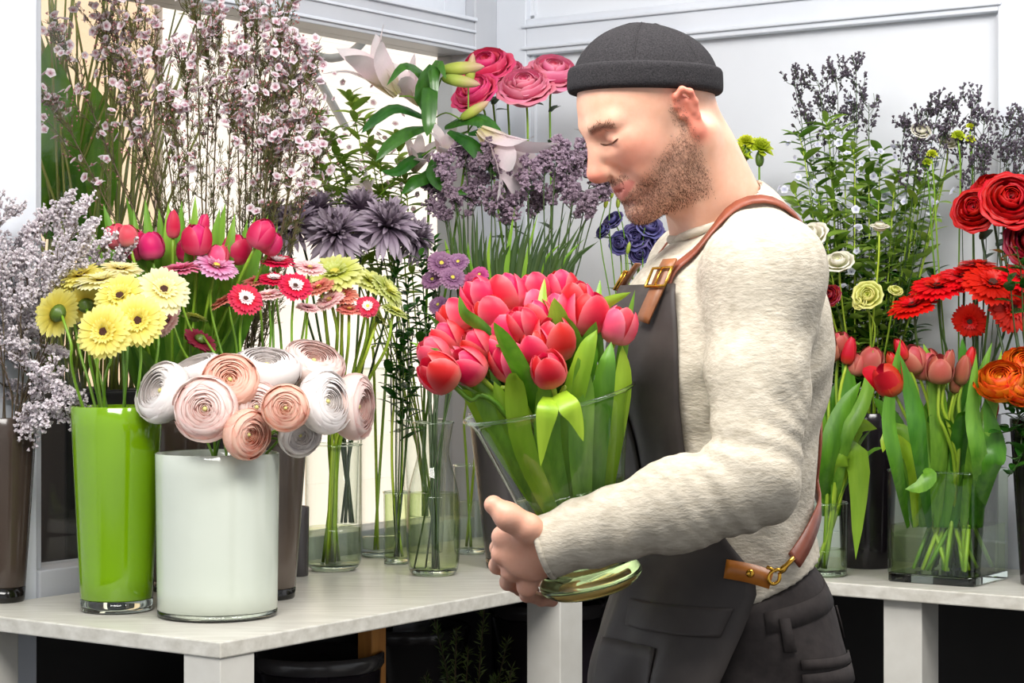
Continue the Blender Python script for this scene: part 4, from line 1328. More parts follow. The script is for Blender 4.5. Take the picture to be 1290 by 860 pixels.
# dusky chrysanthemums
for px, py, r, fc, Y in [(372, 288, 44, (-.4, -.6, .6), 4.83), (425, 296, 46, (-.05, -.8, .5), 4.78), (487, 286, 48, (.2, -.7, .6), 4.82), (400, 268, 38, (-.1, -.4, .9), 4.9), (455, 268, 40, (.05, -.4, .9), 4.9), (520, 300, 36, (.6, -.6, .4), 4.88), (350, 274, 30, (-.5, -.3, .8), 4.86)]:
    mum(P_mum, W(px, py, Y), r * K * Y, fc, 'dusky violet chrysanthemum head above the mixed gerberas ' + turned(fc, 'to the magenta tulips', 'to the purple statice'), 'dusky chrysanthemums')

# mauve alstroemeria and dark greens above the carafe
for px, py, mt, s in [(556, 332, 'alstro', 20), (570, 350, 'alstro', 18), (545, 352, 'alstro', 16), (596, 356, 'alstro_mag', 16), (552, 384, 'alstro', 14), (604, 346, 'alstro_mag', 13), (577, 330, 'alstro', 15)]:
    Y = 4.72 + rnd(-.05, .05)
    g_ = gerbera(P_car, W(px, py, Y), s * K * Y, (rnd(-.4, .4), -.8, .5), M[mt], 'mauve aster bloom with a yellow eye above the glass carafe' if mt == 'alstro' else 'magenta aster bloom above the glass carafe',
                 'mauve asters' if mt == 'alstro' else 'magenta asters', M['disc_yellow'], M['stem_dark'], .0024)
    g_.name, g_['category'] = 'aster', 'aster'
for px, py in [(500, 330), (515, 350), (530, 320), (540, 400), (520, 420), (510, 390), (535, 440), (560, 410), (495, 300), (548, 300), (525, 380), (505, 430)]:
    leafy(P_small if px < 525 else P_car, W(px, py, 4.84 + rnd(-.06, .06)), 'dark green leafy stem between the gerberas and the carafe', 'dark greens by the carafe', 'filler_stem', 'foliage', M['leaf_dark'], M['stem_dark'], 20, .06, .4)
# stems standing in the tall glass and the glass between
for k, (pot, px, py) in enumerate([(P_tall, 470, 420), (P_tall, 488, 430), (P_behind, 600, 480), (P_behind, 585, 470), (P_small, 495, 470), (P_small, 505, 450)]):
    leafy(pot, W(px, py, pot.c.y - .02), 'thick bare green stem leaning in a clear glass vase by the window', 'bare stems in the clear glasses', 'filler_stem', 'foliage', M['leaf_mid'], M['stem_lime'], 3, .05, .8, .004)

# dark blue lisianthus
for px, py, r, fc, mt in [(800, 298, 19, (-.2, -.9, .3), 'lisi_blue'), (772, 278, 15, (-.5, -.5, .6), 'lisi_blue'), (818, 285, 20, (.3, -.7, .5), 'lisi_blue'), (782, 306, 16, (-.4, -.8, .1), 'lisi_blue'), (760, 290, 12, (-.7, -.5, .4), 'lisi_blue'), (830, 305, 17, (.2, -.8, .2), 'lisi_blue'), (806, 318, 15, (0, -.9, -.2), 'lisi_blue')]:
    Y = 4.9
    cup_flower('lisianthus', P_lisi, W(px, py, Y), r * K * Y, fc, M[mt], 'dark blue lisianthus bloom below the man\'s chin', 'dark blue lisianthus', LISI, 'lisianthus', False, M['stem'], None, .0022, leaves=3, leaf_mat_=M['leaf_dark'])
for px, py in [(778, 262), (770, 250), (816, 272), (790, 320), (762, 262)]:
    p = stem_path(P_lisi, W(px, py, 4.88), (rnd(-.4, .2), -.2, 1))
    t = thing_at('lisianthus_bud', p[0], 'yellow-green lisianthus bud on a thin stem below the man\'s chin', 'bud', 'lisianthus buds')
    add_stem(t, p, .002, .0014, M['stem'])
    inst('bud', LILY_BUD, t, xf(p[-1] - t.location, frame((rnd(-.3, .3), -.2, 1)), (.035, .035, .03)), M['bud'])

# ---------------------------------------------------------------- wall counter
# lime carnations behind the man's neck
for px, py, r in [(957, 188, 20), (930, 196, 20), (940, 180, 14)]:
    Y = 4.95
    p = stem_path(P_carn, W(px, py + 8, Y), (0, -.1, 1))
    t = thing_at('carnation', p[0], 'lime green carnation behind the man\'s neck', 'carnation', 'lime carnations behind the neck')
    add_stem(t, p, .003, .0026, M['stem'])
    inst('petals', CARN, t, xf(W(px, py, Y) - t.location, frame((rnd(-.2, .3), -.6, .8)), r * K * Y), M['carn_lime'])
    inst('calyx', LILY_BUD, t, xf(W(px, py + 22, Y) - t.location, None, (.07, .07, .04)), M['calyx'])

# leafy stems with small white flowers
for px, py in [(1005, 165), (1020, 200), (1040, 150), (1060, 165), (1045, 200), (1075, 185), (1095, 205), (1110, 190), (1130, 215), (1085, 240), (1030, 250), (1010, 280), (1060, 270), (1110, 260), (1140, 250), (1150, 290),
               (1030, 320), (1075, 320), (1105, 310), (1130, 300), (1050, 380), (1090, 400), (1060, 420), (1120, 420), (1160, 230), (1000, 240), (1170, 200), (1190, 220)]:
    leafy(P_fol, W(px, py, 4.78 + rnd(-.07, .05)), 'green leafy stem with small white flowers against the panelled wall', 'white flowering greens', 'white_flower_stem', 'foliage', M['leaf_bright'] if px % 3 else M['leaf_mid'], M['stem_lime'], 30, .075, .35,
          flowers=(BLOSSOM, M['white_small'], .0095, 8, 'blossom') if py < 330 else None)
# darker leafy stems behind them
for px, py in [(1000, 300), (1020, 340), (1040, 290), (1060, 330), (1085, 290), (1100, 350), (1125, 330), (1145, 350), (1015, 400), (1035, 430), (1070, 400), (1095, 440), (1125, 400), (1150, 420), (1050, 240), (1090, 230), (1120, 270), (1160, 300), (1180, 340), (1010, 450)]:
    leafy(P_fol, W(px, py, 4.80 + rnd(-.06, .05)), 'deep green leafy stem low in the white flowering bunch', 'deep green filler on the wall counter', 'filler_stem', 'foliage', M['leaf_dark'], M['stem_dark'], 22, .07, .30)
# dark limonium
for px, py in [(1000, 105), (1030, 100), (1052, 92), (1078, 88), (1015, 150), (1045, 140), (1075, 140), (1095, 130), (1140, 160), (1165, 140), (1185, 130), (1205, 140), (1228, 128), (1160, 175), (1190, 165), (1240, 150), (1265, 160), (1285, 150),
               (1245, 190), (1270, 200), (1225, 200), (1290, 190), (1150, 195), (1210, 185)]:
    Y = 4.80 if px < 1120 else 4.68
    spray(P_fol if px < 1210 else P_red, W(px, py, Y + rnd(-.04, .04)), 'dark plum limonium spray against the panelled wall', 'dark limonium sprays', M['floret_dark'], M['stem_dark'], 'limonium', 'limonium', 13, .075, 8, .011, .70, .0015, spread=1.25)
# yellow-green carnation buds and white lisianthus
for px, py, r in [(1207, 172, 11), (1222, 160, 7), (1222, 176, 8), (1174, 195, 9), (1168, 205, 8)]:
    Y = 4.66
    p = stem_path(P_red, W(px, py + 5, Y), (-.1, -.1, 1))
    t = thing_at('carnation', p[0], 'small yellow-green carnation bud among the dark limonium', 'carnation', 'carnation buds in the limonium')
    add_stem(t, p, .0022, .0018, M['stem'])
    inst('petals', CARN, t, xf(W(px, py, Y) - t.location, frame((rnd(-.2, .3), -.6, .8)), r * K * Y), M['carn_lime'])
for px, py, r, fc, mt in [(1056, 330, 20, (-.2, -.6, .7), 'lisi_white'), (1020, 298, 24, (-.4, -.6, .6), 'lisi_white'), (1093, 372, 19, (-.2, -.8, .3), 'lisi_lime'), (1108, 285, 12, (0, -.3, 1), 'lisi_white'), (1128, 366, 10, (.1, -.6, .7), 'lisi_lime'), (1083, 380, 11, (-.6, -.6, .2), 'lisi_lime'),
                          (1160, 165, 13, (0, -.7, .6), 'lisi_white'), (1195, 178, 13, (0, -.7, .6), 'lisi_white')]:
    Y = 4.64 if py > 250 else 4.7
    cup_flower('lisianthus', P_fol, W(px, py, Y), r * K * Y, fc, M[mt], 'creamy white lisianthus bloom among the leafy greens' if mt == 'lisi_white' else 'yellow-green lisianthus bloom among the leafy greens',
               'white lisianthus' if mt == 'lisi_white' else 'yellow-green lisianthus', LISI, 'lisianthus', False, M['stem_lime'], None, .0026)
# red roses
for px, py, r, fc, mt, Y in [(1272, 253, 35, (-.05, -.9, .45), 'rose_red', 4.52), (1228, 264, 27, (-.4, -.8, .35), 'rose_red', 4.56), (1296, 305, 30, (.1, -.9, .2), 'rose_maroon', 4.55), (1250, 235, 24, (-.2, -.5, .8), 'rose_red', 4.6)]:
    cup_flower('rose', P_right, W(px, py, Y), r * K * Y, fc, M[mt], 'deep red rose at the right above the red gerberas' if mt == 'rose_red' else 'maroon rose below the deep red roses', 'deep red roses' if mt == 'rose_red' else None, ROSE, 'rose', False, M['stem_dark'], None, .0036, leaves=9)
for px, py, r, fc in [(1046, 372, 13, (-.5, -.7, .3))]:
    cup_flower('rose', P_fol, W(px, py, 4.66), r * K * 4.66, fc, M['rose_maroon'], 'small dark red bloom tucked beside the man\'s sleeve', None, ROSE, 'rose', False, M['stem_dark'], None, .003)
# red gerberas
for px, py, r, fc in [(1150, 386, 33, (-.3, -.35, .9), ), (1182, 362, 38, (-.2, -.4, .9)), (1215, 350, 36, (-.05, -.4, 1)), (1250, 358, 40, (.05, -.7, .75)), (1290, 352, 36, (.2, -.5, .8)), (1276, 388, 33, (.15, -.9, .1)), (1222, 404, 24, (-.3, -.8, -.3)), (1232, 335, 28, (0, -.2, 1))]:
    Y = 4.6 if px < 1240 else 4.54
    gerbera(P_red, W(px, py, Y), r * K * Y, fc, M['gerb_red'], 'bright red gerbera behind the salmon tulips ' + turned(fc, 'to the man', 'away from the man'), 'red gerberas', None, M['stem_dark'])
# salmon tulips
sal = [(1042, 436, 20, 0, 0), (1070, 442, 18, 1, 0), (1078, 458, 15, 0, 0), (1098, 453, 18, 0, 0), (1118, 478, 26, 2, 1), (1135, 440, 15, 1, 1), (1150, 452, 19, 0, 1), (1166, 458, 20, 0, 1), (1184, 464, 19, 0, 1), (1213, 466, 20, 0, 1), (1222, 450, 14, 1, 1), (1195, 455, 15, 0, 1),
       (1058, 430, 14, 0, 0), (1126, 458, 16, 1, 1), (1250, 520, 14, 1, 1), (1205, 480, 16, 0, 1)]
for px, py, r, k, w in sal:
    pot = P_sq if w else P_rtul
    Y = (4.41 if k == 2 else 4.46 if w else 4.60) + rnd(-.03, .03)
    c = 1190 if w else 1050
    tulip(pot, W(px, py, Y), r * (1.7 if k == 2 else 1.95) * K * Y, Vector(((px - c) / 140, -.2, 1)) + rvec(.12), M['tulip_salmon'] if k == 0 else M['tulip_scarlet'],
          'open scarlet tulip standing above the square glass vase' if k == 2 else (('salmon pink' if k == 0 else 'scarlet') + (' tulip in the square glass vase' if w else ' tulip in the glass cylinder behind the man')),
          None if k == 2 else ('salmon' if k == 0 else 'scarlet') + (' tulips in the square vase' if w else ' tulips behind the man'), 'open' if k == 2 else ('slim' if (k == 1 or px % 2) else 'closed'), 1, M['leaf_tulip'] if not w else M['leaf_tulip_deep'], .15, M['stem_lime'], thick=1.35)
lv = [([(1170, 640), (1160, 560), (1150, 500), (1130, 440)], 26, 1), ([(1180, 640), (1185, 560), (1180, 480), (1163, 432)], 26, 1), ([(1200, 640), (1205, 560), (1215, 480), (1212, 425)], 24, 1), ([(1215, 640), (1230, 560), (1245, 520), (1262, 440)], 24, 1),
      ([(1150, 640), (1140, 580), (1125, 530), (1100, 500)], 26, 1), ([(1160, 650), (1150, 590), (1140, 545), (1112, 535)], 24, 1), ([(1230, 640), (1245, 590), (1255, 560), (1240, 500)], 34, 1), ([(1190, 650), (1195, 590), (1200, 520), (1205, 460)], 24, 1),
      ([(1150, 650), (1150, 580), (1120, 550), (1112, 570)], 20, 1), ([(1240, 640), (1235, 580), (1226, 520), (1230, 445)], 22, 1), ([(1200, 660), (1212, 600), (1235, 540), (1257, 525)], 34, 1), ([(1165, 660), (1172, 600), (1165, 540), (1142, 470)], 22, 1),
      ([(1140, 650), (1132, 590), (1120, 520), (1135, 425)], 20, 1), ([(1185, 660), (1215, 560), (1228, 500), (1250, 430)], 20, 1),
      ([(1045, 640), (1042, 580), (1060, 520), (1085, 480)], 26, 0), ([(1040, 650), (1035, 570), (1028, 500), (1030, 440)], 24, 0), ([(1050, 640), (1055, 560), (1070, 500), (1062, 420)], 24, 0), ([(1040, 650), (1040, 600), (1024, 560), (1015, 630)], 26, 0),
      ([(1050, 640), (1060, 570), (1080, 535), (1105, 540)], 28, 0), ([(1045, 640), (1050, 580), (1080, 580), (1078, 705)], 36, 0), ([(1055, 650), (1055, 580), (1045, 520), (1062, 470)], 24, 0), ([(1050, 650), (1062, 560), (1090, 500), (1100, 440)], 20, 0)]
for i, (pp, w, sq) in enumerate(lv):
    Y = ((4.42 if i % 3 == 0 else 4.49) if sq else 4.60) + rnd(-.03, .04)
    if sq: pp = [((pp[0][0] - 1192) * .9 + 1192, 664)] + pp[1:]
    p = [W(x, y, (4.53 if sq else 4.65) if j == 0 else Y) for j, (x, y) in enumerate(pp)]
    hang = pp[-1][1] > pp[-2][1]
    o = MB().add(*leaf_strip(p, w * K * Y, (rnd(-.3, .3), -1, .35), -.3, 11, twist=rnd(-.3, .3))).build('tulip_leaf', M['leaf_yellow'] if hang else (M['leaf_tulip'] if i % 2 else M['leaf_tulip_deep']), base=p[0])
    if hang and not sq: tag(o, 'large fresh green tulip leaf hanging down beside the man\'s hip', 'leaf', 'hanging tulip leaves')
    elif sq: tag(o, 'upright green leaf among the tulips of the square glass vase', 'leaf', 'leaves in the square vase')
    else: tag(o, 'upright green leaf among the tulips in the glass cylinder behind the man', 'leaf', 'leaves in the glass cylinder')
for k in range(26):                       # cut stems leaning in the water
    a, b = Vector((rnd(-.075, .075), rnd(-.075, .075), 0)), Vector((rnd(-.06, .06), rnd(-.06, .06), 0))
    bb = sqc + VD * a.x + UD * a.y + Vector((0, 0, .027))
    tt = sqc + VD * b.x + UD * b.y + Vector((0, 0, rnd(.20, .27)))
    o = MB().tube(catmull([bb, bb.lerp(tt, .5) + rvec(.004), tt], 5), [.0048, .005, .005, .0048, .0046, .0044], 7).build('green_cutting', M['stem_lime'] if k % 3 else M['stem'], base=bb)
    tag(o, 'thick pale green cut tulip stalk slanting in the water of the square vase', 'cutting', 'cut stems in the square vase')
o = MB().add(*leaf_strip([W(1165, 590, 4.42), W(1172, 598, 4.40), W(1160, 612, 4.39), W(1140, 616, 4.40)], 20 * K * 4.4, (0, -1, .3), -.2, 8)).build('tulip_leaf', M['leaf_tulip'], base=W(1165, 590, 4.42))
tag(o, 'small pale leaf folded over the front rim of the square vase', 'leaf')
# orange ranunculus at the right edge
for px, py, r, fc, Y in [(1262, 480, 30, (-.3, -.6, .7), 4.38), (1290, 462, 26, (.1, -.7, .6), 4.42), (1285, 488, 24, (.2, -.8, .4), 4.36)]:
    cup_flower('ranunculus', P_right, W(px, py, Y), r * K * Y, fc, M['ran_orange'], 'flame orange ranunculus at the right of the salmon tulips', 'orange ranunculus', RAN_OPEN, 'ranunculus', False, M['stem_dark'], None, .003, leaves=4, leaf_mat_=M['leaf_mid'])
for px, py in [(1275, 520), (1262, 545), (1290, 550), (1280, 580), (1270, 600), (1290, 330), (1280, 310), (1262, 315)]:
    leafy(P_right, W(px, py, 4.4), 'dark leafy filler stem at the right end of the counter', 'filler greens on the wall counter', 'filler_stem', 'foliage', M['leaf_dark'], M['stem_dark'], 8, .06, .55, lw=1.4)

# ---------------------------------------------------------------- outside: planter with reeds and broad leaves
pc = L(0.80, -1.22, 0)
pl = empty('planter', pc, 'dark planter box outside the window holding reeds and broad leaves', 'planter')
struct('box', [(0.58, 1.0, -1.42, -1.02, 0, 1.26)], M['under'], pl, .006)
struct('soil', [(0.60, 0.98, -1.40, -1.04, 1.26, 1.262)], M['soil'], pl)
pc = pc + Vector((0, 0, 1.26))
for k in range(70):
    b = pc + Vector((rnd(-.12, .14), rnd(-.1, .1), 0))
    lean = Vector((rnd(-.28, .34), rnd(-.1, .1), 0))
    h = rnd(.75, 1.15)
    o = MB().tube(catmull([b, b + lean * .35 + Vector((0, 0, h * .5)), b + lean + Vector((0, 0, h))], 6), [.0042, .004, .0038, .0036, .0034, .003, .002], 5).build('reed', M['reed'], base=b)
    tag(o, 'thin olive reed standing in the planter outside the window', 'reed', 'reeds in the planter')
for pts, w in (([(70, 300, 4.95), (60, 220, 4.92), (66, 140, 4.9), (60, 55, 4.9)], 74), ([(90, 330, 5.0), (75, 280, 4.95), (60, 250, 4.92), (45, 260, 4.9)], 40), ([(100, 320, 4.98), (85, 240, 4.95), (70, 200, 4.93), (52, 190, 4.93)], 50),
               ([(110, 330, 5.02), (120, 240, 5.0), (125, 160, 5.0), (110, 100, 5.0)], 54)):
    pp = [W(*p) for p in pts]
    o = MB().add(*leaf_strip(pp, w * K * 4.95, (.2, -1, .1), -.15, 12)).build('broad_leaf', M['leaf_banana'], base=pp[0])
    tag(o, 'broad green leaf pressed near the window pane beside the pier', 'leaf', 'broad leaves outside the window')

# ---------------------------------------------------------------- under the counter
def fir(base, tip, n=60):
    t = thing_at('fir_branch', base, 'dark green fir branch kept under the window counter', 'branch', 'fir branches')
    pts = catmull([base, base.lerp(tip, .5) + Vector((0, -.01, .02)), tip], 12)
    sm, nm = MB(), MB()
    sm.tube(pts, [.004 * (1 - .7 * i / 12) for i in range(13)], 5)
    for k in range(n * 3):
        x = rnd(.15, .99) * 12
        i = int(x)
        p = pts[i].lerp(pts[i + 1], x - i)
        tg = (pts[i + 1] - pts[i]).normalized()
        d = (tg * .5 + rvec(1)).normalized()
        v, f, g = leaf_strip([p, p + d * .011, p + d * .022], .0035, rvec(1) + Vector((0, 0, .01)), 0, 2, across=(-1, 1))
        nm.add(v, f, g)
    sm.build('twig', M['stem_brown'], t)
    tag(nm.build('needles', M['leaf_fir'], t), kind='stuff')


bk = empty('fir_bucket', W(585, 900, 4.85), 'charcoal bucket of fir branches under the window counter', 'bucket')
bk.location.z = 0
lathe_part('body', [(.001, 0), (.10, 0), (.13, .30), (.127, .30), (.098, .02), (.001, .02)], M['vase_dark'], bk)
for px, py in [(545, 770), (575, 790), (610, 765), (640, 805), (560, 830), (625, 850), (590, 815), (645, 840), (535, 850)]:
    fir(bk.location + Vector((rnd(-.05, .05), rnd(-.05, .05), .2)), W(px, py, 4.75))
fo = MB()
v, f = lathe(prof([(.06, 0), (.11, .15), (.09, .35), (.1, .52), (.05, .62)], 14), 20, True)
v = [p + rvec(.02) for p in v]
fo.add([p + W(338, 900, 4.3) * 1.0 - Vector((0, 0, W(338, 900, 4.3).z)) for p in v], f)
o = fo.build('plastic_wrap', M['foil'], smooth=False, base=Vector((W(338, 900, 4.3).x, 4.3, 0)))
tag(o, 'crumpled silvery clear plastic wrap standing under the counter', 'plastic wrap')
for px, Y, h, lb in [(400, 4.5, .70, 'tall black bucket under the counter beside the plastic wrap'), (690, 5.05, .74, 'tall black bucket under the counter behind the middle leg'), (520, 5.2, .66, 'dark grey bucket under the counter behind the fir branches')]:
    t = empty('storage_bucket', (W(px, 800, Y).x, Y, 0), lb, 'bucket')
    lathe_part('body', [(.001, 0), (.11, 0), (.14, h), (.135, h), (.105, .02), (.001, .02)], M['vase_black'] if Y != 5.2 else M['vase_dark'], t)
    lathe_part('rim', [(.14, h - .03), (.146, h - .02), (.146, h), (.14, h + .004)], M['vase_dark'], t)
# ---------------------------------------------------------------- the man
class Field:
    """signed distance grid; shapes are blended in one after another, then meshed with surface nets"""
    def __init__(self, lo, hi, h):
        self.lo, self.h = np.array(lo, float), h
        self.n = np.ceil((np.array(hi) - self.lo) / h).astype(int) + 1
        self.d = np.full(self.n, 0.5, dtype=np.float32)

    def _sub(self, lo, hi):
        a = np.clip(np.floor((np.array(lo) - self.lo) / self.h).astype(int), 0, self.n)
        b = np.clip(np.ceil((np.array(hi) - self.lo) / self.h).astype(int) + 1, 0, self.n)
        if np.any(b <= a): return None, None
        ax = [self.lo[i] + self.h * np.arange(a[i], b[i]) for i in range(3)]
        P = np.stack(np.meshgrid(*ax, indexing='ij'), -1)
        return tuple(slice(a[i], b[i]) for i in range(3)), P

    def put(self, shape, k=0.01, sub=False):
        fn, lo, hi = shape
        m = k + 0.03
        sl, P = self._sub(np.array(lo) - m, np.array(hi) + m)
        if sl is None: return self
        s = fn(P).astype(np.float32)
        D = self.d[sl]
        if sub:
            h = np.clip(0.5 - 0.5 * (D + s) / k, 0, 1)
            self.d[sl] = D * (1 - h) - s * h + k * h * (1 - h)
        else:
            h = np.clip(0.5 + 0.5 * (D - s) / k, 0, 1)
            self.d[sl] = D * (1 - h) + s * h - k * h * (1 - h)
        return self

    def sample(self, P):
        q = (np.asarray(P, float) - self.lo) / self.h
        i = np.clip(np.floor(q).astype(int), 0, self.n - 2)
        f = np.clip(q - i, 0, 1)
        r = 0
        for dx in (0, 1):
            for dy in (0, 1):
                for dz in (0, 1):
                    w = (f[..., 0] if dx else 1 - f[..., 0]) * (f[..., 1] if dy else 1 - f[..., 1]) * (f[..., 2] if dz else 1 - f[..., 2])
                    r = r + w * self.d[i[..., 0] + dx, i[..., 1] + dy, i[..., 2] + dz]
        return r

    def normal(self, P):
        e = self.h
        P = np.asarray(P, float)
        g = np.stack([self.sample(P + np.eye(3)[i] * e) - self.sample(P - np.eye(3)[i] * e) for i in range(3)], -1)
        return g / np.maximum(np.linalg.norm(g, axis=-1, keepdims=True), 1e-9)

    def mesh(self):
        d = self.d
        s = d < 0
        c = np.zeros(np.array(d.shape) - 1, dtype=np.int8)
        for dx in (0, 1):
            for dy in (0, 1):
                for dz in (0, 1):
                    c += s[dx:dx + c.shape[0], dy:dy + c.shape[1], dz:dz + c.shape[2]]
        act = (c > 0) & (c < 8)
        idx = -np.ones(c.shape, dtype=np.int64)
        cells = np.argwhere(act)
        idx[act] = np.arange(len(cells))
        acc = np.zeros((len(cells), 3)); cnt = np.zeros(len(cells))
        corners = np.array([[a, b, e] for a in (0, 1) for b in (0, 1) for e in (0, 1)])
        for i in range(8):
            for ax in range(3):
                if corners[i][ax]: continue
                a = corners[i]; b = a.copy(); b[ax] = 1
                A, B = cells + a, cells + b
                da, db = d[A[:, 0], A[:, 1], A[:, 2]], d[B[:, 0], B[:, 1], B[:, 2]]
                m = (da < 0) != (db < 0)
                t = np.where(m, da / np.where(m, da - db, 1), 0)
                p = a + np.outer(t, (b - a))
                acc[m] += p[m]; cnt[m] += 1
        V = (cells + acc / cnt[:, None]) * self.h + self.lo
        F = []
        for ax in range(3):
            o1, o2 = (ax + 1) % 3, (ax + 2) % 3
            sl0 = [slice(None)] * 3; sl1 = [slice(None)] * 3
            sl0[ax] = slice(0, -1); sl1[ax] = slice(1, None)
            ch = s[tuple(sl0)] != s[tuple(sl1)]
            E = np.argwhere(ch)
            E = E[(E[:, o1] > 0) & (E[:, o2] > 0) & (E[:, o1] < c.shape[o1]) & (E[:, o2] < c.shape[o2])]
            q = []
            for a, b in ((-1, -1), (0, -1), (0, 0), (-1, 0)):
                X = E.copy(); X[:, o1] += a; X[:, o2] += b
                q.append(idx[X[:, 0], X[:, 1], X[:, 2]])
            q = np.stack(q, -1)
            ins = s[E[:, 0], E[:, 1], E[:, 2]]
            q[~ins] = q[~ins][:, ::-1]
            F.append(q)
        return V, np.concatenate(F)


def ball(c, r):
    c = np.array(c, float)
    return (lambda P: np.linalg.norm(P - c, axis=-1) - r), c - r, c + r


def cone(a, b, ra, rb=None):
    a, b = np.array(a, float), np.array(b, float)
    rb = ra if rb is None else rb
    ab = b - a
    L2 = max(ab @ ab, 1e-12)

    def fn(P):
        t = np.clip(((P - a) @ ab) / L2, 0, 1)
        return np.linalg.norm(P - (a + t[..., None] * ab), axis=-1) - (ra + (rb - ra) * t)
    r = max(ra, rb)
    return fn, np.minimum(a, b) - r, np.maximum(a, b) + r


def ell(c, r, R=None):
    """ellipsoid; R: 3x3 columns = its axes"""
    c, r = np.array(c, float), np.array(r, float)
    R = np.eye(3) if R is None else np.array(R)

    def fn(P):
        q = (P - c) @ R
        k0 = np.linalg.norm(q / r, axis=-1)
        k1 = np.linalg.norm(q / (r * r), axis=-1)
        return k0 * (k0 - 1) / np.maximum(k1, 1e-9)
    m = max(r)
    return fn, c - m, c + m


# body frame: f forward (towards the flowers), l his left (towards the camera), z up
YAW = math.radians(11)
BO = np.array([0.278, 2.76, 0.0])
BF = np.array([-math.cos(YAW), -math.sin(YAW), 0.0])
BL = np.array([math.sin(YAW), -math.cos(YAW), 0.0])
BZ = np.array([0, 0, 1.0])
BR = np.stack([BF, BL, BZ], 1)


def B(f, l, z):
    return BO + BF * f + BL * l + BZ * z


def Wn(px, py, Y):
    return np.array(W(px, py, Y))


# head frame
HY, HP, HS = math.radians(22), math.radians(30), 0.95
hf0 = np.array([-math.cos(HY), -math.sin(HY), 0.0])
hl = np.array([math.sin(HY), -math.cos(HY), 0.0])
hf = hf0 * math.cos(HP) - BZ * math.sin(HP)
hu = hf0 * math.sin(HP) + BZ * math.cos(HP)
HC = Wn(819, 149, 2.70)
HR = np.stack([hf, hl, hu], 1)


def H(f, l, u):
    return HC + (hf * f + hl * l + hu * u) * HS


# joints
SH_L, SH_R = B(-0.005, 0.175, 1.470), B(-0.02, -0.165, 1.475)
EL_L = Wn(950, 606, 2.50)
WR_L = Wn(690, 688, 2.545)
EL_R = B(-0.01, -0.235, 1.21)
WR_R = Wn(800, 690, 2.80)
NECK0, NECK1 = B(-0.015, 0.0, 1.50), H(-0.035, 0, -0.075)


def hball(c, r): return ball(c, r * HS)
def hcone(a, b, ra, rb=None): return cone(a, b, ra * HS, None if rb is None else rb * HS)
def hell(c, r, R=None): return ell(c, np.array(r) * HS, R)


